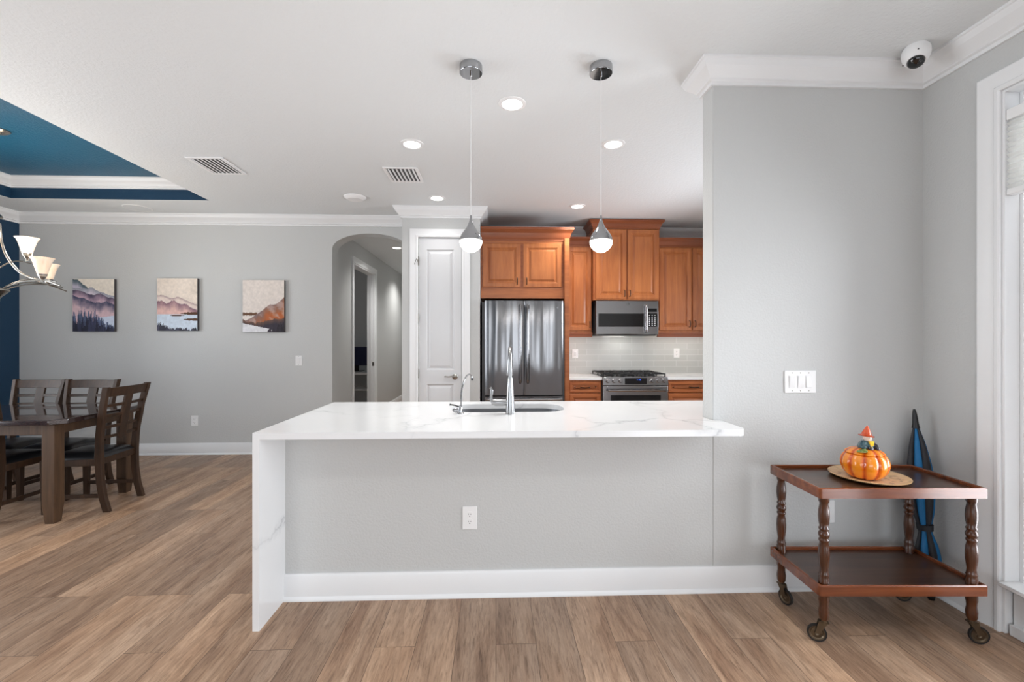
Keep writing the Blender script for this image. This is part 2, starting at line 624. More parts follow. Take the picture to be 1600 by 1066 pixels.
M['granite'] = granite()
M['umb_blue'] = plain('umbrella_blue_cloth', (14, 104, 158), 0.6)
M['umb_black'] = plain('umbrella_black_cloth', (36, 37, 42), 0.6)
M['screen'] = plain('navy_screen', (22, 26, 60), 0.3)


def bell_glass():
    m = Mat('alabaster_glass')
    n = m.noise(m.coords(), 14, 4, 0.6, 0.6)
    c = m.ramp(n.outputs[0], [(0.35, lin((250, 232, 210))), (0.65, lin((255, 244, 230)))])
    m.l(c, m.b.inputs['Base Color']); m.l(c, m.b.inputs['Emission Color'])
    m.b.inputs['Emission Strength'].default_value = 0.12
    m.b.inputs['Roughness'].default_value = 0.3
    m.b.inputs['Transmission Weight'].default_value = 0.25
    return m.m


M['bell'] = bell_glass()
M['bulb'] = emit('warm_bulb', (255, 232, 196), 3)

# ------------------------------------------------------------ the room shell
XR, YW, YF, XL, YB, ZC = 2.341, 2.375, 5.45, -5.58, -4.5, 2.84
YK, XK = 5.9, 3.3
ZT = 3.055
WB = 2.495           # kitchen face of the front wall
XC = 1.167           # free end of the tall wall
PX0, PX1, PY = -1.051, -0.18, 5.05   # pantry box
TX0, TX1, TY0, TY1 = -5.07, -3.045, 2.45, 4.87   # tray opening

f = MB().box(-7.0, YB - 0.3, -0.1, 3.6, 12.0, 0.0)
struct(f.build('floor', M['floor']))

# ceiling slab with the tray opening
b = MB()
xs = [-7.0, TX0, TX1, 3.6]
ys = [YB - 0.2, TY0, TY1, 12.0]
for i in range(3):
    for j in range(3):
        if i == 1 and j == 1: continue
        b.box(xs[i], ys[j], ZC, xs[i + 1], ys[j + 1], ZC + 0.02)
ceiling = struct(b.build('ceiling', M['ceil']))
b = MB()
t = 0.02
b.box(TX0 - t, TY0 - t, ZC + 0.02, TX0, TY1 + t, ZT + 0.02)
b.box(TX1, TY0 - t, ZC + 0.02, TX1 + t, TY1 + t, ZT + 0.02)
b.box(TX0, TY0 - t, ZC + 0.02, TX1, TY0, ZT + 0.02)
b.box(TX0, TY1, ZC + 0.02, TX1, TY1 + t, ZT + 0.02)
# the painted reveal reaches down to the ceiling face
b.box(TX0 - 0.002, TY0 - 0.002, ZC + 0.0006, TX0 + 0.001, TY1 + 0.002, ZC + 0.021)
b.box(TX1 - 0.001, TY0 - 0.002, ZC + 0.0006, TX1 + 0.002, TY1 + 0.002, ZC + 0.021)
b.box(TX0, TY0 - 0.002, ZC + 0.0006, TX1, TY0 + 0.001, ZC + 0.021)
b.box(TX0, TY1 - 0.001, ZC + 0.0006, TX1, TY1 + 0.002, ZC + 0.021)
b.build('tray_side', M['navy'], ceiling)
MB().box(TX0 - t, TY0 - t, ZT, TX1 + t, TY1 + t, ZT + 0.02).build('tray_panel', M['teal'], ceiling)


def crown(z, h, p):
    return [(0, z), (p, z), (p, z - 0.10 * h), (p * 0.93, z - 0.13 * h), (p * 0.88, z - 0.22 * h), (p * 0.78, z - 0.36 * h), (p * 0.60, z - 0.50 * h),
            (p * 0.42, z - 0.62 * h), (p * 0.34, z - 0.70 * h), (p * 0.30, z - 0.74 * h), (p * 0.30, z - 0.80 * h), (p * 0.16, z - 0.85 * h), (p * 0.16, z - h), (0, z - h)]


loop = [(XR, YB), (XR, YW), (XC, YW), (XC, WB), (XK, WB), (XK, YK), (PX1, YK), (PX1, PY), (PX0, PY), (PX0, YF), (XL, YF), (XL, YB)]
struct(MB().sweep(loop, crown(ZC, 0.118, 0.088), True).build('trim_1', M['trim'], sharp=0.25))
tl = [(TX1, TY0), (TX1, TY1), (TX0, TY1), (TX0, TY0)]
struct(MB().sweep(tl, crown(ZT, 0.105, 0.085), True).build('trim_2', M['trim'], sharp=0.25))

# walls ----------------------------------------------------------------
# tall wall beside the cart and the half wall under the counter
struct(MB().box(XC, YW, 0, XK + 0.15, WB, ZC).build('wall_front', M['wall'], bevel=0.008, seg=3))
struct(MB().box(-1.097, YW, 0, XC, WB, 0.889).build('wall_island', M['wall']))


def wall_x(name, x0, x1, y0, y1, z1, holes, mat):
    """wall along y with rectangular holes (ya, yb, za, zb)"""
    b = MB()
    cur = y0
    for ya, yb, za, zb in sorted(holes):
        b.box(x0, cur, 0, x1, ya, z1)
        if za > 0: b.box(x0, ya, 0, x1, yb, za)
        b.box(x0, ya, zb, x1, yb, z1)
        cur = yb
    b.box(x0, cur, 0, x1, y1, z1)
    return struct(b.build(name, mat))


W1Y0, W1Y1, W1Z0, W1Z1 = 0.93, 1.992, 0.0, 2.505
wall_x('wall_right', XR, XR + 0.18, YB, YW, ZC, [(W1Y0, W1Y1, 0.0, W1Z1), (-2.1, 0.62, 0.0, 2.44)], M['wall'])
wall_x('wall_left', XL - 0.15, XL, YB, YF + 0.2, ZC, [(0.7, 4.1, 0.4, 2.5)], M['navy'])
b = MB()
b.box(XL - 0.15, YB - 0.15, 0, -4.0, YB, ZC)
b.box(1.5, YB - 0.15, 0, XR + 0.18, YB, ZC)
b.box(-4.0, YB - 0.15, 2.6, 1.5, YB, ZC)
struct(b.build('wall_back', M['wall']))

# far wall with the arched opening
AX0, AX1, AZS, AZT, AD = -1.965, -1.06, 2.452, 2.642, 0.2
acx, arx, arz = (AX0 + AX1) / 2, (AX1 - AX0) / 2, AZT - AZS
b = MB()
b.box(XL - 0.15, YF, 0, AX0, YF + AD, ZC)
N = 24
top = [(acx - arx * math.cos(math.pi * i / N), AZS + arz * math.sin(math.pi * i / N)) for i in range(N + 1)]
for (xa, za), (xb, zb) in zip(top, top[1:]):
    b.loft([[(xa, YF, za), (xb, YF, zb), (xb, YF, ZC), (xa, YF, ZC)], [(xa, YF + AD, za), (xb, YF + AD, zb), (xb, YF + AD, ZC), (xa, YF + AD, ZC)]])
far = b.build('wall_far', M['wall'], sharp=0.5)
struct(far)

# pantry box (front with its door opening, and the side towards the fridge)
DX0, DX1, DZ = -0.868, -0.385, 2.508
b = MB()
b.box(PX0, PY, 0, DX0, PY + 0.11, ZC)
b.box(DX1, PY, 0, PX1, PY + 0.11, ZC)
b.box(DX0, PY, DZ, DX1, PY + 0.11, ZC)
b.box(PX0, PY + 0.11, 0, PX0 + 0.1, 9.0, ZC)
b.box(PX1 - 0.1, PY + 0.11, 0, PX1, YK, ZC)
struct(b.build('wall_pantry', M['wall']))
struct(MB().box(PX0 + 0.1, YK, 0, XK + 0.15, YK + 0.15, ZC).build('wall_kitchen', M['wall']))
wall_x('wall_kitchen_right', XK, XK + 0.15, WB, YK, ZC, [(3.2, 4.8, 1.05, 2.2)], M['wall'])
# hall beyond the arch
HX = -2.12
HD0, HD1, HDZ = 6.75, 7.93, 2.515
wall_x('wall_hall', HX - 0.12, HX, YF + AD, 11.0, ZC, [(HD0, HD1, 0, HDZ)], M['wall'])
struct(MB().box(HX - 0.12, 11.0, 0, PX0 + 0.1, 11.1, ZC).build('wall_hall_end', M['wall']))
struct(MB().box(-6.9, 9.15, 0, HX - 0.12, 9.25, ZC).build('wall_office', M['wall']))
struct(MB().box(PX0, 9.0, 0, PX0 + 0.1, 11.0, ZC).build('wall_hall_right', M['wall']))
wall_x('wall_office_left', -7.0, -6.9, YF, 9.25, ZC, [(6.7, 8.1, 0.9, 2.1)], M['wall'])

# tiled backsplash
struct(MB().box(0.84, YK - 0.008, 0.92, XK, YK, 1.42).build('wall_backsplash', M['tile']))


# baseboards
def base_prof(h=0.135, t=0.014):
    return [(0, 0), (0.026, 0), (0.026, 0.006), (0.022, 0.014), (t, 0.02), (t, h - 0.012), (t - 0.004, h - 0.004), (t - 0.006, h), (0, h)]


bp = base_prof()
struct(MB().sweep([(XR, YW), (XC, YW), (-1.097, YW)], bp).build('baseboard_front', M['trim']))
struct(MB().sweep([(XR, 2.105), (XR, YW)], bp).build('baseboard_right', M['trim']))
struct(MB().sweep([(AX0, YF), (XL, YF)], bp).build('baseboard_far', M['trim']))
struct(MB().sweep([(XL, YF), (XL, YB)], bp).build('baseboard_left', M['trim']))
struct(MB().sweep([(HX, 11.0), (HX, 8.03)], bp).build('baseboard_hall', M['trim']))
struct(MB().sweep([(HX, 6.65), (HX, YF + AD)], bp).build('baseboard_hall_near', M['trim']))
struct(MB().sweep([(PX0, PY), (PX0, PY + 3.9)], bp).build('baseboard_hall_right', M['trim']))


# ------------------------------------------------------------ doors
def empty_struct(name, loc=(0, 0, 0)):
    o = bpy.data.objects.new(name, None)
    o.empty_display_size = 0.05
    COL.objects.link(o)
    o.location = loc
    o['kind'] = 'structure'
    OFF[o.name] = Vector(loc)
    return o


# pantry door
d1 = empty_struct('door_1', ((DX0 + DX1) / 2, PY, 0))
cw = 0.088
b = MB()
prof = [(0, 0), (0, 0.011), (0.015, 0.017), (0.03, 0.013), (0.06, 0.017), (0.08, 0.02), (cw, 0.02), (cw, 0)]
# casing swept round the opening: inner edge to outer edge
x0, x1, z1 = DX0 - 0.004, DX1 + 0.004, DZ + 0.004
rings = []
for (x, z, sx, sz) in ((x0, 0, -1, 0), (x0, z1, -1, 1), (x1, z1, 1, 1), (x1, 0, 1, 0)):
    rings.append([(x + sx * o, PY - h, z + sz * o) for o, h in prof])
b.loft(rings)
b.build('casing', M['trim'], d1, w=True, sharp=0.3)
b = MB()
L0, L1, LZ0, LZ1, LY = DX0 + 0.004, DX1 - 0.004, 0.012, DZ - 0.004, PY + 0.012
LT = 0.035
st = 0.083
px0, px1 = L0 + st, L1 - st
b.box(L0, LY, LZ0, px0, LY + LT, LZ1)
b.box(px1, LY, LZ0, L1, LY + LT, LZ1)
b.box(px0, LY, 2.375, px1, LY + LT, LZ1)
b.box(px0, LY, 0.862, px1, LY + LT, 1.022)
b.box(px0, LY, LZ0, px1, LY + LT, 0.23)
for za, zb in ((1.022, 2.375), (0.23, 0.862)):
    b.rect_loops(px0, za, px1, zb, [(0, LY), (0.004, LY + 0.004), (0.012, LY + 0.013), (0.02, LY + 0.015), (0.045, LY + 0.004), (0.05, LY + 0.003)])
leaf = b.build('door_leaf', M['door'], d1, w=True, sharp=0.25)
b = MB()
hx, hz = -0.462, 0.945
R = Matrix.Rotation(math.pi / 2, 3, 'X')
b.lathe([(0.0, 0), (0.032, 0), (0.032, 0.006), (0.026, 0.012), (0.012, 0.016), (0.011, 0.045), (0.0, 0.048)], (hx, LY, hz), 20, R)
b.tube(spline([(hx, LY - 0.042, hz), (hx - 0.03, LY - 0.046, hz + 0.008), (hx - 0.065, LY - 0.046, hz + 0.002), (hx - 0.1, LY - 0.042, hz + 0.006), (hx - 0.112, LY - 0.038, hz + 0.002)], 5), 0.0075)
b.build('handle', M['nickel'], d1, w=True)
for z in (2.243, 1.605, 0.982):
    MB().lathe([(0.006, -0.05), (0.006, 0.05)], (L0 - 0.002, PY - 0.006, z), 10).box(L0 - 0.003, PY - 0.003, z - 0.045, L0 + 0.004, PY + 0.012, z + 0.045).build('hinge', M['nickel'], d1, w=True)
b = MB()
b.tube(spline([(L0 - 0.002, PY - 0.012, 2.20), (L0 - 0.006, PY - 0.03, 2.235), (L0 - 0.018, PY - 0.035, 2.262), (L0 - 0.045, PY - 0.026, 2.20)], 4), 0.0035, 6)
b.build('door_stop', M['nickel'], d1, w=True)

# hall doorway (open) seen through the arch
d2 = empty_struct('door_2', (HX, (HD0 + HD1) / 2, 0))
b = MB()
rings = []
for (y, z, sy, sz) in ((HD0, 0, -1, 0), (HD0, HDZ, -1, 1), (HD1, HDZ, 1, 1), (HD1, 0, 1, 0)):
    rings.append([(HX + h, y + sy * o, z + sz * o) for o, h in prof])
b.loft(rings)
b.build('casing', M['trim'], d2, w=True, sharp=0.3)
b = MB()
b.box(HX - 0.13, HD0 - 0.001, 0, HX, HD0 + 0.018, HDZ).box(HX - 0.13, HD1 - 0.018, 0, HX, HD1 + 0.001, HDZ).box(HX - 0.13, HD0, HDZ - 0.018, HX, HD1, HDZ + 0.001)
b.box(HX - 0.085, HD0 + 0.018, 0, HX - 0.05, HD0 + 0.03, HDZ - 0.018).box(HX - 0.085, HD1 - 0.03, 0, HX - 0.05, HD1 - 0.018, HDZ - 0.018)
jm = b.build('jamb', M['trim'], d2, w=True)
MB().box(HX - 0.045, HD1 - 0.0195, 0.91, HX - 0.008, HD1 - 0.017, 0.98).build('strike_plate', M['nickel'], d2, w=True)

# ------------------------------------------------------------ the tall window on the right
w1 = empty_struct('window_1', (XR, (W1Y0 + W1Y1) / 2, 0))
cw2 = 0.092
prof2 = [(0, 0), (0, 0.012), (0.006, 0.016), (0.02, 0.016), (0.026, 0.010), (0.05, 0.014), (0.072, 0.022), (cw2 - 0.006, 0.024), (cw2, 0.02), (cw2, 0)]
b = MB()
rings = []
for (y, z, sy, sz) in ((W1Y0, 0, -1, 0), (W1Y0, W1Z1, -1, 1), (W1Y1, W1Z1, 1, 1), (W1Y1, 0, 1, 0)):
    rings.append([(XR - h, y + sy * o, z + sz * o) for o, h in prof2])
b.loft(rings)
b.build('casing', M['trim'], w1, w=True, sharp=0.25)
b = MB()
a0, a1 = W1Y0, W1Y1
# stepped jamb liners
for d, tt, xx0, xx1 in ((0.0, 0.012, 0.0, 0.18), (0.012, 0.016, 0.07, 0.18), (0.028, 0.014, 0.095, 0.14)):
    b.box(XR + xx0, a1 - d - tt, 0, XR + xx1, a1 - d, W1Z1)
    b.box(XR + xx0, a0 + d, 0, XR + xx1, a0 + d + tt, W1Z1)
    b.box(XR + xx0, a0 + d + tt, W1Z1 - d - tt, XR + xx1, a1 - d - tt, W1Z1 - d)
b.build('jamb', M['trim'], w1, w=True, bevel=0.002)
b = MB()
b.box(XR - 0.034, a0 - 0.02, 0.222, XR + 0.10, a1 - 0.012, 0.240)
b.build('sill', M['trim'], w1, w=True, bevel=0.003)
b = MB()
b.box(XR + 0.03, a0 + 0.02, 0.0, XR + 0.09, a1 - 0.02, 0.222)
b.box(XR + 0.008, a0 + 0.02, 0.0, XR + 0.03, a1 - 0.022, 0.05)
b.build('sill_panel', M['trim'], w1, w=True, bevel=0.004)
b = MB()
s0, s1, sz0, sz1 = a0 + 0.052, a1 - 0.052, 0.24, W1Z1 - 0.052
for k in ((s0, s0 + 0.06, sz0, sz1), (s1 - 0.06, s1, sz0, sz1), (s0 + 0.06, s1 - 0.06, sz0, sz0 + 0.07), (s0 + 0.06, s1 - 0.06, sz1 - 0.06, sz1)):
    b.box(XR + 0.10, k[0], k[2], XR + 0.14, k[1], k[3])
b.box(XR + 0.11, s0 + 0.06, 1.30, XR + 0.135, s1 - 0.06, 1.33)
b.build('sash', M['trim'], w1, w=True, bevel=0.004)
MB().box(XR + 0.118, s0 + 0.05, sz0 + 0.06, XR + 0.122, s1 - 0.05, sz1 - 0.05).build('glass', M['glass'], w1, w=True)

# pleated shade drawn up at the head of that window
sh = thing('pleated_shade', 'white pleated cellular shade gathered at the top of the tall window', 'window shade', (XR + 0.06, (a0 + a1) / 2, 2.0))
b = MB()
n = 26
zt, zb = 2.36, 2.045
rings = []
for side in (-1, 1):
    y = (a0 + 0.014) if side < 0 else (a1 - 0.014)
    pts = []
    for i in range(n + 1):
        z = zt - (zt - zb) * i / n
        pts.append((XR + 0.006 + (0.0 if i % 2 else 0.012), y, z))
    for i in range(n, -1, -1):
        z = zt - (zt - zb) * i / n
        pts.append((XR + 0.040 - (0.0 if i % 2 else 0.012), y, z))
    rings.append(pts)
b.loft(rings)
b.build('cloth', M['cloth'], sh, w=True, sharp=0.2)
MB().box(XR + 0.003, a0 + 0.014, zt, XR + 0.048, a1 - 0.014, zt + 0.05).build('head_rail', M['white'], sh, w=True, bevel=0.003)
MB().box(XR + 0.003, a0 + 0.014, zb - 0.028, XR + 0.046, a1 - 0.014, zb).build('bottom_rail', M['white'], sh, w=True, bevel=0.004)


# other glazed openings, out of view and added for their light (patio doors, rear glass, dining and kitchen windows)
def glazed(name, axis, plane, u0, u1, z0, z1, mull, depth=0.05, rails=()):
    root = empty_struct(name, (plane if axis == 'x' else (u0 + u1) / 2, (u0 + u1) / 2 if axis == 'x' else plane, 0))
    fr = MB(); gl = MB()
    us = [u0 + (u1 - u0) * i / mull for i in range(mull + 1)]
    def bx(m, ua, ub, za, zb, d0, d1):
        if axis == 'x': m.box(plane + d0, ua, za, plane + d1, ub, zb)
        else: m.box(ua, plane + d0, za, ub, plane + d1, zb)
    for i, u in enumerate(us):
        ua = max(u0, u - 0.05); ub = min(u1, u + 0.05)
        bx(fr, ua, ub, z0, z1, 0, depth)
    bx(fr, u0, u1, z0, z0 + 0.08, 0.003, depth - 0.003); bx(fr, u0, u1, z1 - 0.08, z1, 0.003, depth - 0.003)
    for r in rails: bx(fr, u0, u1, r - 0.02, r + 0.02, 0.005, depth - 0.005)
    bx(gl, u0 + 0.04, u1 - 0.04, z0 + 0.07, z1 - 0.07, depth * 0.45, depth * 0.55)
    fr.build('frame', M['trim'], root, w=True); gl.build('glass', M['glass'], root, w=True)


glazed('window_2', 'x', XR + 0.06, -2.1, 0.62, 0.0, 2.44, 3)
glazed('window_3', 'y', YB - 0.1, -4.0, 1.5, 0.0, 2.6, 4)
glazed('window_4_added', 'x', XL - 0.1, 0.7, 4.1, 0.4, 2.5, 3, rails=(1.5,))
glazed('window_6_added', 'x', -6.97, 6.7, 8.1, 0.9, 2.1, 2, 0.04)
glazed('window_5', 'x', XK + 0.05, 3.2, 4.8, 1.05, 2.2, 2)

# ------------------------------------------------------------ island counter with the waterfall end
ic = thing('island_countertop', 'white veined quartz island countertop with a waterfall end panel on the half wall', 'countertop', (0.1, 2.6, 0))
CX0, CX1, CY0, CY1 = -1.128, 1.212, 2.117, 3.165
b = MB()
poly = [(CX0, CY0)] + arc(CX1 - 0.045, CY0 + 0.045, 0.045, -H90, 0, 6) + [(CX1, YW - 0.001), (XC - 0.003, YW - 0.001), (XC - 0.003, WB + 0.002), (1.9, WB + 0.002), (1.9, CY1), (CX0, CY1)]
# sink cut-out: built in as a ring of faces
SX0, SX1, SY0, SY1, SR = -0.28, 0.43, 2.69, 3.04, 0.14


def rrect(x0, y0, x1, y1, r, n=6):
    return arc(x1 - r, y0 + r, r, -H90, 0, n) + arc(x1 - r, y1 - r, r, 0, H90, n) + arc(x0 + r, y1 - r, r, H90, math.pi, n) + arc(x0 + r, y0 + r, r, math.pi, 1.5 * math.pi, n)


hole = rrect(SX0, SY0, SX1, SY1, SR)
z0, z1 = 0.889, 0.92
bm = b.bm
layers = []
for z in (z0, z1):
    vo = [bm.verts.new((x, y, z)) for x, y in poly]
    vh = [bm.verts.new((x, y, z)) for x, y in hole]
    eo = [bm.edges.new((vo[i], vo[(i + 1) % len(vo)])) for i in range(len(vo))]
    eh = [bm.edges.new((vh[i], vh[(i + 1) % len(vh)])) for i in range(len(vh))]
    bmesh.ops.triangle_fill(bm, use_beauty=True, use_dissolve=False, edges=eo + eh)
    layers.append((vo, vh))
for k in (0, 1):
    a, c = layers[0][k], layers[1][k]
    for i in range(len(a)):
        j = (i + 1) % len(a)
        bm.faces.new((a[i], a[j], c[j], c[i]))
b.build('slab', M['marble'], ic, w=True)
MB().box(CX0, CY0, 0, CX0 + 0.031, CY1, 0.889).build('waterfall_panel', M['marble'], ic, w=True)

# base cabinet of the island, kitchen side
bc = thing('island_cabinet', 'pale base cabinet under the kitchen side of the island counter', 'cabinet', (0.4, 2.8, 0))
b = MB()
b.box(-1.09, WB + 0.004, 0.1, 1.88, WB + 0.02, 0.885).box(-1.09, WB + 0.02, 0.1, -1.07, 3.12, 0.885).box(1.86, WB + 0.02, 0.1, 1.88, 3.12, 0.885)
b.box(-1.07, WB + 0.02, 0.1, 1.86, 3.12, 0.12).box(-1.07, WB + 0.06, 0, 1.86, 3.04, 0.1)
b.box(-1.07, 3.1, 0.12, 1.86, 3.12, 0.885)
b.build('body', M['door'], bc, w=True)
for i in range(5):
    xa = -1.06 + i * 0.585
    MB().box(xa, 3.12, 0.13, xa + 0.57, 3.14, 0.87).build('door', M['door'], bc, w=True, bevel=0.004)

# sink
sk = thing('undermount_sink', 'stainless undermount sink set in the white island counter', 'sink', ((SX0 + SX1) / 2, (SY0 + SY1) / 2, 0.68))
b = MB()


def ring(x0, y0, x1, y1, r, z):
    return [(x, y, z) for x, y in rrect(x0, y0, x1, y1, r)]


e = 0.006
b.loft([ring(SX0 - 0.03, SY0 - 0.03, SX1 + 0.03, SY1 + 0.03, SR + 0.02, 0.8885), ring(SX0 - e, SY0 - e, SX1 + e, SY1 + e, SR, 0.8885), ring(SX0 - e, SY0 - e, SX1 + e, SY1 + e, SR, 0.86),
        ring(SX0 + 0.005, SY0 + 0.005, SX1 - 0.005, SY1 - 0.005, SR - 0.01, 0.71), ring(SX0 + 0.03, SY0 + 0.03, SX1 - 0.03, SY1 - 0.03, SR - 0.03, 0.69)], False, True)
b.build('basin', M['sinksteel'], sk, w=True, sharp=0.9)
MB().lathe([(0.0, 0.692), (0.045, 0.692), (0.045, 0.695), (0.03, 0.694), (0.0, 0.6935)], (0.075, 2.87, 0), 20).build('drain', M['chrome'], sk, w=True)

# main faucet, seen from behind: the spout reaches over the sink
fx, fy = 0.083, 2.62
fc = thing('kitchen_faucet', 'tall brushed pull-down faucet with side lever standing before the island sink', 'faucet', (fx, fy, 0.92))
b = MB()
b.lathe([(0.0, 0), (0.027, 0), (0.0275, 0.004), (0.0255, 0.03), (0.0235, 0.09), (0.021, 0.13), (0.0175, 0.17), (0.0145, 0.205), (0.0135, 0.212)], (0, 0, 0), 24)
b.build('body', M['satin'], fc)
pts = [(0, 0, 0.205), (0, 0, 0.25), (0, 0.002, 0.30)] + [(0, 0.062 - 0.060 * math.cos(a), 0.325 + 0.058 * math.sin(a)) for a in [math.pi * k / 12 for k in range(1, 12)]] + [(0, 0.124, 0.315)]
MB().tube(pts, 0.0105, 14).build('spout', M['satin'], fc)
MB().lathe([(0.0, 0), (0.0185, 0), (0.021, 0.01), (0.017, 0.05), (0.0125, 0.09), (0.0115, 0.105), (0.0, 0.105)], (0, 0.126, 0.215), 18).build('spray_head', M['satin'], fc)
R = Matrix.Rotation(-math.pi / 2, 3, 'Y')
MB().lathe([(0.0, 0.0), (0.017, 0.0), (0.019, 0.02), (0.021, 0.03), (0.021, 0.07), (0.017, 0.078), (0.016, 0.084), (0.014, 0.094), (0.0, 0.097)], (-0.015, 0, 0.068), 20, R).build('valve', M['satin'], fc)
MB().tube(spline([(-0.098, 0, 0.068), (-0.112, -0.004, 0.085), (-0.109, -0.006, 0.115), (-0.108, -0.006, 0.14), (-0.117, -0.006, 0.158)], 5), [0.006] + [0.008] * 9 + [0.0085] * 6 + [0.007] * 4 + [0.003], 10).build('lever', M['satin'], fc)

# slim water filter tap
ff = thing('filter_tap', 'slim chrome drinking water tap with curved neck and black lever by the sink', 'faucet', (-0.209, 2.635, 0.92))
MB().lathe([(0.0, 0), (0.021, 0), (0.021, 0.004), (0.014, 0.01), (0.0125, 0.038), (0.009, 0.046), (0.0, 0.048)], (0, 0, 0), 20).build('body', M['chrome'], ff)
R = Matrix.Rotation(-math.pi / 2, 3, 'Y')
MB().lathe([(0.0, 0.0), (0.012, 0.0), (0.014, 0.02), (0.01, 0.035), (0.0, 0.04)], (-0.008, 0, 0.02), 14, R).build('valve', M['chrome'], ff)
MB().tube(spline([(-0.01, 0, 0.042), (-0.03, -0.004, 0.05), (-0.062, -0.006, 0.056)], 4), [0.004] * 8 + [0.006], 8).build('lever', M['black'], ff)
MB().tube(spline([(0.004, 0, 0.04), (0.006, 0, 0.12), (0.016, 0.0, 0.17), (0.032, 0.002, 0.215), (0.05, 0.004, 0.231), (0.064, 0.006, 0.222), (0.069, 0.006, 0.208)], 6), 0.0042, 8).build('neck', M['chrome'], ff)
MB().lathe([(0.0, 0), (0.0065, 0), (0.0065, 0.016), (0.0, 0.017)], (0.0695, 0.006, 0.195), 10).build('outlet_tip', M['black'], ff)


# ------------------------------------------------------------ kitchen cabinets
def cab_door(name, parent, x0, x1, z0, z1, y, mat=None, t=0.02, fw=0.058):
    b = MB()
    b.loft([[(x0, y, z0), (x1, y, z0), (x1, y, z1), (x0, y, z1)]] +
           [[(x0 + i, yy, z0 + i), (x1 - i, yy, z0 + i), (x1 - i, yy, z1 - i), (x0 + i, yy, z1 - i)] for i, yy in
            ((0, y - t + 0.004), (0.005, y - t), (fw - 0.012, y - t), (fw - 0.008, y - t + 0.004), (fw - 0.002, y - t + 0.004),
             (fw + 0.004, y - t + 0.013), (fw + 0.012, y - t + 0.013), (fw + 0.034, y - t + 0.003), (fw + 0.038, y - t + 0.003))])
    return b.build(name, mat or M['cab'], parent, w=True, sharp=0.25)


def pull_v(parent, x, z, y, h=0.075):
    b = MB()
    b.tube(spline([(x, y, z - h / 2), (x, y - 0.022, z - h / 2 + 0.006), (x, y - 0.026, z), (x, y - 0.022, z + h / 2 - 0.006), (x, y, z + h / 2)], 4), 0.0055, 8)
    b.build('pull', M['bronze'], parent, w=True)


def pull_h(parent, x, z, y, h=0.11):
    b = MB()
    b.tube(spline([(x - h / 2, y, z), (x - h / 2 + 0.008, y - 0.022, z), (x, y - 0.026, z - 0.003), (x + h / 2 - 0.008, y - 0.022, z), (x + h / 2, y, z)], 4), 0.0055, 8)
    b.build('pull', M['bronze'], parent, w=True)


def cab_crown(parent, x0, x1, y, yb, z, h=0.11, p=0.06, left=True, right=True):
    """moulding round the front and sides, path keeps outside on its left"""
    path = []
    if right: path.append((x1, yb))
    path += [(x1, y), (x0, y)]
    if left: path.append((x0, yb))
    path = path[::-1]
    prof = [(0, z - h), (-0.006, z - h), (-0.006, z - h * 0.86), (-0.012, z - h * 0.8), (-p * 0.35, z - h * 0.66), (-p * 0.5, z - h * 0.42), (-p * 0.8, z - h * 0.26), (-p * 0.92, z - h * 0.2), (-p, z - h * 0.18), (-p, z), (0, z)]
    b = MB().sweep([Vector(q) for q in path], prof)
    b.build('crown_moulding', M['cabd'], parent, w=True, sharp=0.3)


# over-fridge cabinet with its tall side panel
fcb = thing('fridge_cabinet', 'reddish wooden two-door cabinet built over and beside the fridge', 'cabinet', (0.33, 5.5, 0))
b = MB()
b.box(-0.178, 5.2, 1.845, 0.80, YK - 0.002, 2.53)
b.box(0.79, 5.13, 0, 0.845, YK - 0.002, 2.53)
b.box(-0.178, 5.18, 1.84, 0.79, 5.2, 1.955)
b.build('body', M['cabx'], fcb, w=True, bevel=0.002)
for xa, xb, px in ((-0.155, 0.283, 0.245), (0.315, 0.76, 0.355)):
    dr = cab_door('door', fcb, xa, xb, 1.972, 2.478, 5.2)
    pull_v(dr, px, 2.04, 5.18)
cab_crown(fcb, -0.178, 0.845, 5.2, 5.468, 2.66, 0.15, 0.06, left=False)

lc = thing('upper_cabinet', 'narrow single-door wooden wall cabinet between the fridge and the microwave', 'cabinet', (1.05, 5.7, 1.4), group=None)
MB().box(0.848, 5.52, 1.44, 1.185, YK - 0.002, 2.56).build('body', M['cab'], lc, w=True)
dr = cab_door('door', lc, 0.872, 1.178, 1.478, 2.505, 5.52)
pull_v(dr, 1.158, 1.55, 5.5)
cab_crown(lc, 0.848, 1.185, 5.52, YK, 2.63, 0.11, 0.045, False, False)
MB().box(0.848, 5.505, 1.395, 1.19, 5.54, 1.44).box(0.848, 5.495, 1.43, 1.19, 5.51, 1.452).build('light_rail', M['cabd'], lc, w=True, bevel=0.003)

mc = thing('upper_cabinet', 'tall two-door wooden wall cabinet above the microwave, taller than its neighbours', 'cabinet', (1.6, 5.7, 1.85))
MB().box(1.19, 5.45, 1.848, 2.01, YK - 0.002, 2.76).build('body', M['cab'], mc, w=True)
for xa, xb, px in ((1.215, 1.595, 1.57), (1.612, 1.992, 1.637)):
    dr = cab_door('door', mc, xa, xb, 1.862, 2.715, 5.45)
    pull_v(dr, px, 1.93, 5.43)
cab_crown(mc, 1.19, 2.01, 5.45, YK - 0.09, 2.828, 0.105, 0.055)

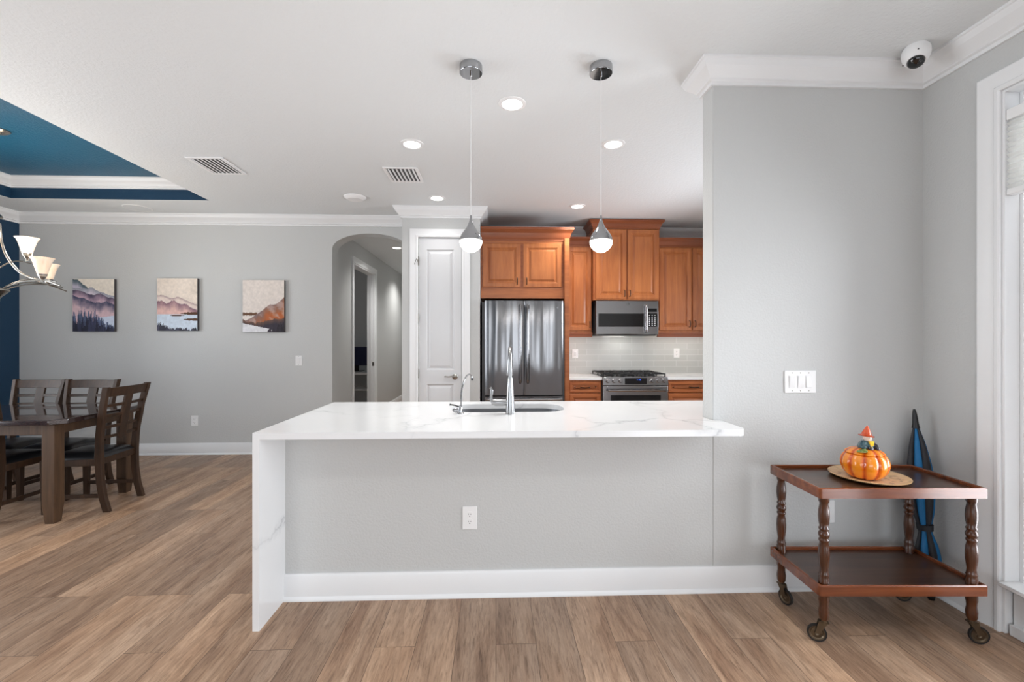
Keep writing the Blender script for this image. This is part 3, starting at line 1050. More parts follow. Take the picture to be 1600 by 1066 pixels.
rc = thing('upper_cabinet', 'two-door wooden wall cabinet right of the microwave, partly behind the tall wall', 'cabinet', (2.6, 5.7, 1.4))
MB().box(2.013, 5.52, 1.44, 2.88, YK - 0.002, 2.56).build('body', M['cab'], rc, w=True)
for xa, xb, px in ((2.03, 2.437, 2.41), (2.453, 2.86, 2.48)):
    dr = cab_door('door', rc, xa, xb, 1.478, 2.505, 5.52)
    pull_v(dr, px, 1.56, 5.5)
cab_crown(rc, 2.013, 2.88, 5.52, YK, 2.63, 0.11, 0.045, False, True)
MB().box(2.01, 5.505, 1.395, 2.88, 5.54, 1.44).box(2.01, 5.495, 1.43, 2.88, 5.51, 1.452).build('light_rail', M['cabd'], rc, w=True, bevel=0.003)

# base cabinets and counter either side of the range
for nm, xa, xb, lab in (('l', 0.848, 1.236, 'wooden drawer base cabinet between the fridge panel and the range'),
                        ('r', 2.018, 3.28, 'wooden drawer base cabinet right of the range')):
    c = thing('base_cabinet', lab, 'cabinet', ((xa + xb) / 2, 5.5, 0))
    MB().box(xa, 5.22, 0.1, xb, YK - 0.002, 0.888).box(xa, 5.28, 0, xb, YK - 0.002, 0.1).build('body', M['cab'], c, w=True)
    cols = 1 if nm == 'l' else 2
    wd_ = (xb - xa) / cols
    for i in range(cols):
        p, q = xa + i * wd_ + 0.01, xa + (i + 1) * wd_ - 0.01
        for za, zb in ((0.745, 0.865), (0.43, 0.728), (0.12, 0.415)):
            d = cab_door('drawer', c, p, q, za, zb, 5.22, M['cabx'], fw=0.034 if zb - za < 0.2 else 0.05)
            pull_h(d, (p + q) / 2, (za + zb) / 2, 5.2)
    k = tag(MB().box(xa - 0.002, 5.185, 0.89, xb + 0.002, YK - 0.01, 0.921).build('kitchen_countertop', M['kcounter'], bevel=0.003),
            'short white stone counter piece left of the range' if nm == 'l' else 'white stone counter running right of the range', 'countertop')

# thin light strips added under the wall cabinets to brighten the backsplash
for xa, xb in ((0.87, 1.17), (2.04, 2.84)):
    tag(MB().box(xa, 5.60, 1.432, xb, 5.63, 1.4398).build('added_light_strip', M['strip']),
        'added slim white light strip under the %s' % ('narrow cabinet beside the fridge' if xa < 1 else 'cabinet right of the microwave'), 'light strip')
    area('added_strip_glow', ((xa + xb) / 2, 5.615, 1.430), (0.25, 0, 0), xb - xa, 0.03, 1.3 * (xb - xa) / 0.4, (1, 0.97, 0.92))
area('added_microwave_glow', (1.61, 5.7, 1.408), (0.2, 0, 0), 0.3, 0.05, 1.1, (1, 0.97, 0.92))  # lamp added under the microwave to brighten the tiles

# fridge
fr = thing('refrigerator', 'stainless french-door refrigerator under the wooden cabinet', 'refrigerator', (0.31, 5.4, 0))
MB().box(-0.158, 5.06, 0.02, 0.775, 5.85, 1.785).build('body', M['darkgrey'], fr, w=True, bevel=0.004)


def fdoor(x0, x1, z0, z1, name):
    b = MB()
    rings = []
    n = 14
    for z in (z0, z1):
        pts = []
        for i in range(n + 1):
            u = i / n
            x = x0 + (x1 - x0) * u
            y = 5.0 - 0.022 * (1 - (2 * u - 1) ** 2) ** 0.5 * 0.9
            pts.append((x, y, z))
        pts += [(x1, 5.055, z), (x0, 5.055, z)]
        rings.append(pts)
    return b.loft(rings).build(name, M['fridge'], fr, w=True, sharp=0.5)


fdoor(-0.125, 0.3095, 0.742, 1.797, 'door'); fdoor(0.3155, 0.75, 0.742, 1.797, 'door'); fdoor(-0.125, 0.75, 0.05, 0.728, 'freezer_drawer')
# recessed pocket handles running beside the centre gap
for s in (-1, 1):
    xh = 0.3125 + s * 0.044
    b = MB()
    rings = []
    for z, k in ((0.868, 0.25), (0.875, 0.6), (0.89, 0.85), (0.92, 1.0), (1.2, 1.0), (1.5, 1.0), (1.70, 1.0), (1.735, 0.85), (1.75, 0.6), (1.757, 0.25)):
        rings.append([(xh + 0.020 * k * math.cos(a), 4.988 - 0.030 * k * math.sin(a) if math.sin(a) > 0 else 4.992, z) for a in [2 * math.pi * q / 16 for q in range(16)]])
    b.loft(rings).build('handle', M['fridge'], fr, w=True, sharp=1.2)
MB().tube(spline([(-0.09, 4.99, 0.70), (-0.08, 4.94, 0.70), (0.31, 4.93, 0.70), (0.70, 4.94, 0.70), (0.71, 4.99, 0.70)], 4), 0.013, 10).build('handle', M['steel'], fr, w=True)
b = MB().lathe([(0, 0), (0.012, 0), (0.012, 0.002), (0, 0.0025)], (0.688, 4.983, 1.72), 16, Matrix.Rotation(H90, 3, 'X'))
b.build('emblem', M['chrome'], fr, w=True)

# microwave
mw = thing('microwave', 'stainless over-the-range microwave with black door glass and vertical handle', 'microwave', (1.61, 5.65, 1.41))
MX0, MX1, MZ0, MZ1, MY = 1.222, 1.996, 1.425, 1.842, 5.44
MB().box(MX0, MY + 0.03, MZ0, MX1, YK - 0.004, MZ1).build('body', M['darkgrey'], mw, w=True)
b = MB()
b.box(MX0, MY, MZ0 + 0.004, MX1, MY + 0.03, MZ1 - 0.002)
b.build('face', M['steel'], mw, w=True, bevel=0.004)
b = MB().box(1.252, MY - 0.003, 1.522, 1.815, MY + 0.001, 1.685)
b.build('door_glass', M['blackglass'], mw, w=True, bevel=0.0015)
MB().box(1.858, MY - 0.003, 1.522, 1.980, MY + 0.001, 1.688).build('keypad', M['blackglass'], mw, w=True, bevel=0.0015)
MB().box(1.862, MY - 0.003, 1.705, 1.978, MY + 0.001, 1.745).build('display', M['blackglass'], mw, w=True, bevel=0.0015)
for r in range(6):
    for c in range(3):
        MB().box(1.876 + c * 0.034, MY - 0.0042, 1.536 + r * 0.0245, 1.890 + c * 0.034, MY - 0.0028, 1.5455 + r * 0.0245).build('key', M['cord'], mw, w=True)
MB().tube(spline([(1.835, MY, 1.785), (1.835, MY - 0.035, 1.775), (1.835, MY - 0.045, 1.70), (1.835, MY - 0.045, 1.52), (1.835, MY - 0.035, 1.47), (1.835, MY, 1.462)], 4), 0.012, 12).build('handle', M['steel'], mw, w=True)
MB().lathe([(0, 0), (0.017, 0), (0.017, 0.003), (0.012, 0.004), (0, 0.004)], (1.618, MY - 0.0, 1.80), 20, Matrix.Rotation(H90, 3, 'X')).build('emblem', M['chrome'], mw, w=True)
MB().box(MX0 + 0.03, MY + 0.01, 1.412, MX1 - 0.03, MY + 0.36, 1.426).build('underside', M['black'], mw, w=True)

# range
rg = thing('gas_range', 'stainless slide-in gas range with black grates and six silver knobs', 'stove', (1.627, 5.5, 0))
RX0, RX1 = 1.242, 2.012
MB().box(RX0, 5.2, 0.05, RX1, YK - 0.012, 0.90).build('body', M['darkgrey'], rg, w=True)
MB().box(RX0 - 0.004, 5.19, 0.915, RX1 + 0.004, YK - 0.012, 0.928).box(RX0 + 0.004, 5.2, 0.90, RX1 - 0.004, YK - 0.014, 0.915).build('cooktop', M['steel'], rg, w=True, bevel=0.002)
b = MB()
b.prism([(5.2, 0.828), (5.165, 0.832), (5.172, 0.925), (5.19, 0.93), (5.2, 0.93)], RX0, RX1, 'x')
b.build('control_panel', M['steel'], rg, w=True, bevel=0.002)
for x in (1.300, 1.374, 1.448, 1.822, 1.893, 1.962):
    b = MB().lathe([(0, 0), (0.028, 0), (0.028, 0.004), (0.024, 0.008), (0.021, 0.03), (0.019, 0.034), (0, 0.034)], (x, 5.169, 0.884), 24, Matrix.Rotation(H90 - 0.05, 3, 'X'))
    b.box(x - 0.003, 5.128, 0.866, x + 0.003, 5.137, 0.902)
    b.build('knob', M['steel'], rg, w=True)
MB().box(1.498, 5.161, 0.842, 1.758, 5.167, 0.916).build('display', M['blackglass'], rg, w=True, bevel=0.001)
b = MB()
# seven-segment clock digits
SEG = {'1': 'bc', '2': 'abged', '0': 'abcdef', '5': 'afgcd'}
for k, ch in enumerate('1:05'):
    x = 1.635 + k * 0.014; z = 0.888; w_, h_, q = 0.008, 0.014, 0.0016
    S = {'a': (x, z + h_ - q, x + w_, z + h_), 'g': (x, z + h_ / 2 - q / 2, x + w_, z + h_ / 2 + q / 2), 'd': (x, z, x + w_, z + q),
         'f': (x, z + h_ / 2, x + q, z + h_), 'e': (x, z, x + q, z + h_ / 2), 'b': (x + w_ - q, z + h_ / 2, x + w_, z + h_), 'c': (x + w_ - q, z, x + w_, z + h_ / 2)}
    if ch == ':':
        b.box(x + 0.003, 5.1598, z + 0.003, x + 0.005, 5.161, z + 0.005); b.box(x + 0.003, 5.1598, z + 0.009, x + 0.005, 5.161, z + 0.011)
    else:
        for s_ in SEG[ch]:
            p = S[s_]; b.box(p[0], 5.1598, p[1], p[2], 5.161, p[3])
b.build('clock_digits', M['clock'], rg, w=True)
MB().box(RX0 + 0.004, 5.165, 0.20, RX1 - 0.004, 5.2, 0.822).build('oven_door', M['steel'], rg, w=True, bevel=0.004)
MB().box(RX0 + 0.09, 5.161, 0.36, RX1 - 0.09, 5.166, 0.715).build('oven_window', M['blackglass'], rg, w=True, bevel=0.001)
b = MB()
b.tube([(RX0 + 0.05, 5.115, 0.775), (RX1 - 0.05, 5.115, 0.775)], 0.013, 14)
b.tube([(RX0 + 0.08, 5.165, 0.775), (RX0 + 0.08, 5.115, 0.775)], 0.009, 10).tube([(RX1 - 0.08, 5.165, 0.775), (RX1 - 0.08, 5.115, 0.775)], 0.009, 10)
b.build('handle', M['chrome'], rg, w=True)
MB().box(RX0 + 0.004, 5.168, 0.06, RX1 - 0.004, 5.2, 0.19).build('drawer', M['steel'], rg, w=True, bevel=0.004)
for k in range(3):
    xa = RX0 + 0.012 + k * 0.249; xb = xa + 0.247
    ya, yb = 5.215, 5.80
    b = MB(); z = 0.958; r = 0.0065
    b.box(xa, ya, z - 0.006, xb, ya + 0.011, z + 0.006).box(xa, yb - 0.011, z - 0.006, xb, yb, z + 0.006)
    b.box(xa, ya, z - 0.006, xa + 0.011, yb, z + 0.006).box(xb - 0.011, ya, z - 0.006, xb, yb, z + 0.006)
    b.box(xa, (ya + yb) / 2 - 0.006, z - 0.006, xb, (ya + yb) / 2 + 0.006, z + 0.006)
    for cy in (ya + 0.145, yb - 0.145):
        cx = (xa + xb) / 2
        for a in range(8):
            an = a * math.pi / 4
            ex = 0.118 if a % 2 == 0 else 0.15
            b.obox((cx + math.cos(an) * (0.03 + ex) / 2, cy + math.sin(an) * (0.03 + ex) / 2, z + 0.002), Vector((math.cos(an), math.sin(an), 0)) * (ex - 0.03) / 2, Vector((-math.sin(an), math.cos(an), 0)) * 0.0055, (0, 0, 0.008))
    for cx in (xa + 0.006, xb - 0.006):
        for cy in (ya + 0.006, (ya + yb) / 2, yb - 0.006):
            b.box(cx - 0.006, cy - 0.006, 0.927, cx + 0.006, cy + 0.006, z)
    b.build('grate', M['iron'], rg, w=True)
for x, y in ((1.378, 5.36), (1.378, 5.655), (1.627, 5.36), (1.627, 5.655), (1.876, 5.36), (1.876, 5.655)):
    MB().lathe([(0, 0.927), (0.045, 0.927), (0.045, 0.936), (0.034, 0.94), (0.034, 0.946), (0, 0.948)], (x, y, 0), 18).build('burner', M['iron'], rg, w=True)


# ------------------------------------------------------------ wall plates
def outlet(name, label, x, z, y, w_=0.078, h_=0.122, group=None, dark=True):
    o = thing(name, label, 'outlet', (x, y, z))
    MB().box(-w_ / 2, -0.006, -h_ / 2, w_ / 2, 0, h_ / 2).build('cover', M['white'], o, bevel=0.003)
    for s in (-1, 1):
        b = MB()
        b.prism([(q[0], q[1] + s * 0.019) for q in rrect(-0.016, -0.0145, 0.016, 0.0145, 0.008, 4)], -0.0075, -0.005, 'y')
        soc = b.build('socket', M['white'], o)
        b = MB()
        for dx, hh in ((-0.0065, 0.008), (0.0065, 0.0065)):
            b.box(dx - 0.0012, -0.0079, s * 0.019 + 0.002 - hh / 2, dx + 0.0012, -0.0074, s * 0.019 + 0.002 + hh / 2)
        b.lathe([(0, 0), (0.0026, 0), (0.0026, 0.0005), (0, 0.0005)], (0, -0.0074, s * 0.019 - 0.0085), 10, Matrix.Rotation(H90, 3, 'X'))
        b.build('slots', M['whitehole'], soc)
    return o


outlet('electrical_outlet', 'white duplex outlet on the grey half wall under the island counter', -0.139, 0.413, YW)
outlet('electrical_outlet', 'white duplex outlet on the wall behind the wooden cart', 1.80, 0.42, YW)
outlet('electrical_outlet', 'white duplex outlet low on the far grey dining wall', -3.573, 0.40, YF)
outlet('electrical_outlet', 'white duplex outlet on the tile backsplash right of the range', 2.405, 1.187, YK - 0.008)


def switch(name, label, x, z, y, gang, w_, h_=0.122):
    o = thing(name, label, 'light switch', (x, y, z))
    MB().box(-w_ / 2, -0.006, -h_ / 2, w_ / 2, 0, h_ / 2).build('cover', M['white'], o, bevel=0.003)
    for g in range(gang):
        cx = (g - (gang - 1) / 2) * 0.046
        MB().box(cx - 0.0175, -0.0075, -0.034, cx + 0.0175, -0.0055, 0.034).build('switch_frame', M['trim'], o, bevel=0.001)
        b = MB()
        d = 0.0025 if g != 2 else -0.0025
        b.loft([[(cx - 0.015, -0.0075, -0.031), (cx + 0.015, -0.0075, -0.031), (cx + 0.015, -0.0075, 0.031), (cx - 0.015, -0.0075, 0.031)],
                [(cx - 0.0145, -0.0105 + d, -0.030), (cx + 0.0145, -0.0105 + d, -0.030), (cx + 0.0145, -0.0105 - d, 0.030), (cx - 0.0145, -0.0105 - d, 0.030)]])
        b.build('rocker', M['white'], o)
        for s in (-1, 1):
            MB().lathe([(0, 0), (0.003, 0), (0.003, 0.001), (0, 0.0012)], (cx, -0.006, s * 0.0485), 10, Matrix.Rotation(H90, 3, 'X')).build('screw', M['nickel'], o)
    return o


switch('light_switch', 'white three-rocker switch plate on the tall grey wall above the cart', 1.648, 1.126, YW, 3, 0.174)
switch('light_switch', 'white single switch on the far grey wall left of the arch', -2.358, 1.113, YF, 1, 0.078)
switch('light_switch', 'white single switch on the tile backsplash left of the range', 1.045, 1.179, YK - 0.008, 1, 0.078)


# ------------------------------------------------------------ ceiling fittings
def downlight(label, x, y, power=5.0):
    o = thing('recessed_light', label, 'ceiling light', (x, y, ZC), group='recessed ceiling lights')
    MB().lathe([(0.062, -0.001), (0.064, -0.008), (0.086, -0.004), (0.088, 0.0), (0.062, 0.0)], (0, 0, 0), 32, None, False, False).build('trim_ring', M['white'], o)
    MB().lathe([(0.0, -0.004), (0.063, -0.0035), (0.063, -0.001), (0.0, -0.001)], (0, 0, 0), 32).build('lens', M['lit'], o)
    l = bpy.data.lights.new('downlight', 'SPOT'); l.energy = power * 13; l.spot_size = 2.4; l.spot_blend = 0.8; l.shadow_soft_size = 0.06; l.color = (1, 0.985, 0.96)
    lo = bpy.data.objects.new('downlight', l); COL.objects.link(lo); lo.location = (x, y, ZC - 0.02)
    return o


downlight('lit recessed ceiling light nearest the camera, between the two pendant canopies', 0.101, 2.815, 4)
downlight('lit recessed ceiling light left of the near one, above the sink side of the ceiling', -0.635, 3.418, 5)
downlight('lit recessed ceiling light just right of the right pendant cord', 0.887, 3.364, 5)
downlight('lit recessed ceiling light above the pantry door, left of the left pendant cord', -0.614, 4.70, 1.3)
downlight('lit recessed ceiling light in front of the tall cabinet over the microwave', 0.9, 4.93, 6)
downlight('lit recessed ceiling light in the hall seen through the arch', -1.584, 7.219, 9)
downlight('added unseen recessed ceiling light at the far end of the hall', -1.584, 9.4, 9)  # extra light out of view, added to even out the hall
for k_, (x_, y_) in enumerate(((-1.6, 0.2), (1.1, 0.2), (-4.1, 0.6), (-1.6, -2.2), (1.1, -2.2))):  # ceiling lights out of view, added to brighten floor and ceiling
    downlight(('added unseen recessed living room ceiling light left of the camera', 'added unseen recessed living room ceiling light right of the camera', 'added unseen recessed ceiling light before the dining table', 'added unseen recessed ceiling light by the rear glass, left one', 'added unseen recessed ceiling light by the rear glass, right one')[k_], x_, y_, 4.5)

tag(MB().lathe([(0.0, -0.032), (0.075, -0.03), (0.088, -0.02), (0.105, -0.012), (0.112, -0.002), (0.112, 0), (0, 0)], (-1.46, 4.70, ZC), 36).build('smoke_detector', M['white']),
    'round white ceiling disc detector left of the pantry crown', 'smoke detector')
sp_ = thing('ceiling_speaker', 'flush round white speaker in the ceiling edge over the dining wall', 'speaker', (-4.02, 5.17, ZC))
MB().lathe([(0.125, 0), (0.125, -0.004), (0.132, -0.005), (0.136, -0.001), (0.136, 0)], (0, 0, 0), 36, None, False, False).build('rim', M['white'], sp_)
MB().lathe([(0, -0.003), (0.124, -0.002), (0.124, 0), (0, 0)], (0, 0, 0), 36).build('grille', M['ceil'], sp_)


def vent(label, x, y, w_, d_, tilt, mat_back):
    o = thing('ceiling_vent', label, 'air vent', (x, y, ZC), group=None)
    b = MB()
    t_ = 0.028
    for k in ((-w_ / 2, -d_ / 2, w_ / 2, -d_ / 2 + t_), (-w_ / 2, d_ / 2 - t_, w_ / 2, d_ / 2), (-w_ / 2, -d_ / 2 + t_, -w_ / 2 + t_, d_ / 2 - t_), (w_ / 2 - t_, -d_ / 2 + t_, w_ / 2, d_ / 2 - t_)):
        b.box(k[0], k[1], -0.009, k[2], k[3], 0)
    b.build('frame', M['white'], o, bevel=0.003)
    MB().box(-w_ / 2 + t_, -d_ / 2 + t_, -0.0015, w_ / 2 - t_, d_ / 2 - t_, -0.0005).build('backing', mat_back, o)
    n = 7
    for i in range(n):
        cx = -w_ / 2 + t_ + (w_ - 2 * t_) * (i + 0.5) / n
        MB().obox((cx, 0, -0.008), Vector((math.cos(tilt), 0, math.sin(tilt))) * 0.0085, (0, d_ / 2 - t_, 0), Vector((-math.sin(tilt), 0, math.cos(tilt))) * 0.0008).build('slat', M['white'], o)
    return o


vent('white louvred ceiling vent near the teal tray ceiling, its slats closed looking', -2.372, 3.90, 0.30, 0.37, -0.25, M['ventgrey'])
vent('white ceiling vent with dark open slots left of the left pendant cord', -0.825, 4.05, 0.30, 0.36, 1.0, M['black'])


# pendants
def pendant(label, x, y):
    o = thing('pendant_light', label, 'pendant light', (x, y, ZC), group='teardrop pendants over the island')
    MB().lathe([(0, 0), (0.061, 0), (0.062, -0.003), (0.062, -0.040), (0.060, -0.043), (0, -0.043)], (0, 0, 0), 40).build('canopy', M['chrome'], o)
    MB().lathe([(0, -0.042), (0.006, -0.042), (0.006, -0.056), (0.003, -0.06), (0, -0.06)], (0, 0, 0), 12).build('cord_grip', M['chrome'], o)
    MB().tube([(0, 0, -0.055), (0, 0, -0.82)], 0.0016, 6).build('cord', M['cord'], o)
    zb = 1.825 - ZC
    MB().lathe([(0.0, zb + 0.205), (0.005, zb + 0.203), (0.006, zb + 0.185), (0.011, zb + 0.165), (0.022, zb + 0.14), (0.038, zb + 0.118), (0.052, zb + 0.098), (0.0595, zb + 0.08), (0.0615, zb + 0.066), (0.0, zb + 0.066)], (0, 0, 0), 36).build('chrome_top', M['chrome'], o)
    prof = [(0.0, zb + 0.0655)] + [(0.0612 * math.cos(a), zb + 0.063 - 0.060 * math.sin(a)) for a in [k * H90 / 10 for k in range(0, 10)]] + [(0.0, zb + 0.003)]
    MB().lathe(prof, (0, 0, 0), 36).build('diffuser', M['pendlit'], o)
    l = bpy.data.lights.new('pendant_glow', 'POINT'); l.energy = 3; l.shadow_soft_size = 0.06; l.color = (1, 0.95, 0.88)
    lo = bpy.data.objects.new('pendant_glow', l); COL.objects.link(lo); lo.location = (x, y, 1.75)
    return o


pendant('left chrome teardrop pendant hanging in front of the pantry door casing', -0.136, 2.435)
pendant('right chrome teardrop pendant hanging in front of the wooden wall cabinets', 0.570, 2.415)

# security camera
ax = Vector((-0.30, -0.30, -0.90)).normalized()
rotm = Vector((0, 0, 1)).rotation_difference(ax).to_matrix()
scp = W(2.04, 2.262, 2.782)
sc_ = thing('security_camera', 'white dome security camera mounted in the crown moulding corner', 'security camera', scp)
MB().lathe([(0, -0.04), (0.058, -0.04), (0.059, -0.02), (0.056, 0.0), (0.050, 0.016), (0.042, 0.030), (0.039, 0.034), (0.0, 0.034)], (0, 0, 0), 36, rotm).build('housing', M['white'], sc_)
MB().lathe([(0.0, 0.034), (0.036, 0.034)] + [(0.036 * math.cos(a), 0.034 + 0.024 * math.sin(a)) for a in [k * H90 / 6 for k in range(1, 6)]] + [(0.0, 0.058)], (0, 0, 0), 28, rotm).build('dome', M['blackglass'], sc_)
ux = rotm @ Vector((1, 0, 0)); uy = rotm @ Vector((0, 1, 0))
for a in (0.6, 2.7, 4.4):
    p = (ux * math.cos(a) + uy * math.sin(a)) * 0.053 + ax * 0.01
    MB().lathe([(0, 0), (0.0035, 0), (0.0035, 0.003), (0, 0.003)], p, 10, rotm).build('screw', M['darkgrey'], sc_)

# ------------------------------------------------------------ paintings
import numpy as np


def vnoise(x, y, seed):
    r = np.random.RandomState(seed).rand(64, 64)
    xi = np.floor(x).astype(int); yi = np.floor(y).astype(int)
    fx_, fy_ = x - xi, y - yi
    fx_ = fx_ * fx_ * (3 - 2 * fx_); fy_ = fy_ * fy_ * (3 - 2 * fy_)
    g = lambda a, b_: r[a % 64, b_ % 64]
    return (g(xi, yi) * (1 - fx_) + g(xi + 1, yi) * fx_) * (1 - fy_) + (g(xi, yi + 1) * (1 - fx_) + g(xi + 1, yi + 1) * fx_) * fy_


def fbm(x, y, seed, o=4):
    s_, a, t_ = 0, 0.5, 0
    for k in range(o):
        s_ = s_ + a * vnoise(x * 2 ** k, y * 2 ** k, seed + k); t_ += a; a *= 0.55
    return s_ / t_


def art(kind, nx=90, ny=114):
    u, v = np.meshgrid(np.linspace(0, 1, nx), np.linspace(0, 1, ny))
    C_ = np.zeros((ny, nx, 3))
    k = lambda *c: np.array(c) / 255.0
    def ridge(xs_, ys_, amp, fr_, seed):
        return np.interp(u, xs_, ys_) + amp * (fbm(u * fr_, u * 0 + seed, seed) - 0.5)
    def layer(h, ctop, cbot, depth, wob=0.0, seed=1):
        nonlocal C_
        m_ = (v < h)[..., None]
        t_ = np.clip((h - v) / depth + wob * (fbm(u * 9, v * 9, seed) - 0.5), 0, 1)[..., None]
        C_ = np.where(m_, ctop * (1 - t_) + cbot * t_, C_)
    def trees(h, col, dens, seed):
        nonlocal C_
        rs = np.random.RandomState(seed)
        for _ in range(dens):
            cx = rs.rand(); hh = np.interp(cx, *h) * (0.75 + 0.45 * rs.rand()); wd2 = 0.012 + 0.02 * rs.rand()
            m_ = (np.abs(u - cx) < wd2 * np.clip((hh - v) / max(hh, 1e-3), 0, 1) * 1.6) & (v < hh)
            cc = col * (0.7 + 0.6 * rs.rand())
            C_ = np.where(m_[..., None], cc, C_)
    if kind == 0:
        C_[:] = k(236, 226, 212); C_ += (fbm(u * 3, v * 3, 5) - 0.5)[..., None] * 0.06
        layer(ridge([0, .12, .25, .34, 1], [.99, .98, .90, .84, .2], .05, 12, 3), k(56, 78, 84), k(196, 188, 204), .13)
        layer(ridge([0, .3, .45, .5, .62, .7, 1], [.84, .80, .84, .82, .77, .74, .66], .05, 14, 7), k(150, 152, 164), k(214, 204, 214), .1)
        layer(ridge([0, .25, .5, .62, .75, 1], [.80, .76, .67, .72, .69, .62], .05, 12, 11), k(78, 70, 92), k(204, 172, 186), .15, .9, 4)
        layer(ridge([0, .3, .5, .65, .82, 1], [.69, .62, .555, .56, .56, .52], .05, 11, 17), k(70, 72, 98), k(214, 184, 190), .2, .9, 6)
        C_ = np.where(((u > .66) & (v < .30 - .1 * (1 - u)))[..., None], k(206, 216, 234), C_)
        trees(([0, .6, .72, .85, 1], [.40, .36, .22, .16, .10]), k(84, 96, 124), 110, 3)
        trees(([0, .6, .75, 1], [.28, .26, .14, .08]), k(50, 52, 74), 70, 4)
    elif kind == 1:
        C_[:] = k(232, 218, 204); C_ += (fbm(u * 3, v * 8, 9) - 0.5)[..., None] * 0.10
        layer(ridge([0, .15, .3, .42, .5, .6, 1], [.67, .69, .63, .63, .66, .62, .5], .03, 14, 21), k(176, 152, 152), k(228, 210, 200), .05)
        layer(ridge([0, .1, .22, .42, .5, .75, .85, 1], [.56, .57, .52, .58, .52, .51, .44, .40], .05, 14, 25), k(138, 106, 118), k(226, 186, 178), .16, .8, 8)
        wt = k(208, 220, 234) + (fbm(u * 4, v * 14, 14) - 0.5)[..., None] * 0.08
        C_ = np.where((v < .315)[..., None], wt, C_)
        isl = lambda x0, x1, zc, hh, s_: (u > x0) & (u < x1) & (np.abs(v - zc) < hh * np.sin(np.clip((u - x0) / (x1 - x0), 0, 1) * math.pi) ** .5 * (0.5 + fbm(u * 26, u * 0, s_)))
        C_ = np.where(isl(.33, .68, .293, .014, 31)[..., None], k(92, 62, 48), C_)
        C_ = np.where(isl(.58, 1.35, .33, .026, 33)[..., None], k(84, 54, 34), C_)
        C_ = np.where(isl(.66, 1.3, .215, .024, 35)[..., None], k(88, 58, 40), C_)
        trees(([0, .2, .3, 1], [.15, .15, .06, .06]), k(60, 60, 74), 46, 9)
    else:
        C_[:] = k(226, 216, 208); C_ += (fbm(u * 3, v * 3, 8) - 0.5)[..., None] * 0.05
        C_ = np.where(((u < .34) & (np.abs(v - .345) < .024 + .02 * (fbm(u * 16, u * 0, 3) - .3)))[..., None], k(104, 72, 50), C_)
        h = ridge([0, .2, .34, .5, .66, .75, .85, 1], [.2, .26, .34, .44, .53, .53, .56, .68], .03, 14, 41)
        layer(h, k(128, 106, 104), k(176, 96, 52), .24, 1.0, 12)
        nn = np.clip((fbm(u * 7 + v * 5, v * 9, 60) - .44) * 4, 0, .75)[..., None]
        C_ = np.where((v < h)[..., None], C_ * (1 - nn) + k(184, 160, 152) * nn, C_)
        layer(ridge([0, .3, .5, .7, 1], [.24, .17, .20, .24, .26], .08, 10, 45), k(112, 82, 66), k(52, 46, 58), .1, .6, 15)
        layer(ridge([0, .3, .6, .7, .71, 1], [.17, .115, .07, .05, 0, 0], .01, 10, 47), k(224, 224, 226), k(226, 226, 230), .1)
        trees(([0, .6, .65, 1], [.0, .0, .14, .18]), k(46, 40, 50), 60, 19)
    C_ = C_ * (0.93 + 0.14 * fbm(u * 22, v * 26, 77)[..., None])
    C_ = np.clip(C_, 0, 1)
    return np.where(C_ <= 0.04045, C_ / 12.92, ((C_ + 0.055) / 1.055) ** 2.4)


am = Mat('painted_canvas')
at = am.n('VertexColor'); at.layer_name = 'paint'
am.l(at.outputs[0], am.b.inputs['Base Color'])
am.b.inputs['Roughness'].default_value = 0.75
nz = am.noise(am.coords((500, 500, 500)), 1, 2); am.bump(nz.outputs[0], 0.1, 0.001)
M['canvas_side'] = plain('canvas_edge', (70, 64, 66), 0.8)
arts = [((-4.943, -4.472, 1.459, 2.074), 'canvas of purple misty mountains above dark pine trees, leftmost on the dining wall'),
        ((-3.983, -3.521, 1.467, 2.085), 'canvas of pale mauve hills over a blue lake, middle of the three'),
        ((-2.996, -2.513, 1.453, 2.07), 'canvas of a rust-orange mountain slope by pale water, rightmost of the three')]
for kk, ((xa, xb, za, zb), lab) in enumerate(arts):
    p = thing('canvas_painting', lab, 'painting', ((xa + xb) / 2, YF, (za + zb) / 2), group='landscape canvases on the dining wall')
    MB().box(xa, YF - 0.036, za, xb, YF - 0.001, zb).build('stretcher', M['canvas_side'], p, w=True)
    A = art(kk)
    ny, nx = A.shape[:2]
    hw, hh = (xb - xa) / 2, (zb - za) / 2
    vs = [(-hw + 2 * hw * i / (nx - 1), -0.0375, -hh + 2 * hh * j / (ny - 1)) for j in range(ny) for i in range(nx)]
    fs = [(j * nx + i, j * nx + i + 1, (j + 1) * nx + i + 1, (j + 1) * nx + i) for j in range(ny - 1) for i in range(nx - 1)]
    me = bpy.data.meshes.new('picture'); me.from_pydata(vs, [], fs)
    ca = me.color_attributes.new('paint', 'FLOAT_COLOR', 'POINT')
    ca.data.foreach_set('color', np.concatenate([A.reshape(-1, 3), np.ones((nx * ny, 1))], 1).astype(np.float32).ravel())
    me.materials.append(am.m)
    o = bpy.data.objects.new('picture', me); COL.objects.link(o); o.parent = p

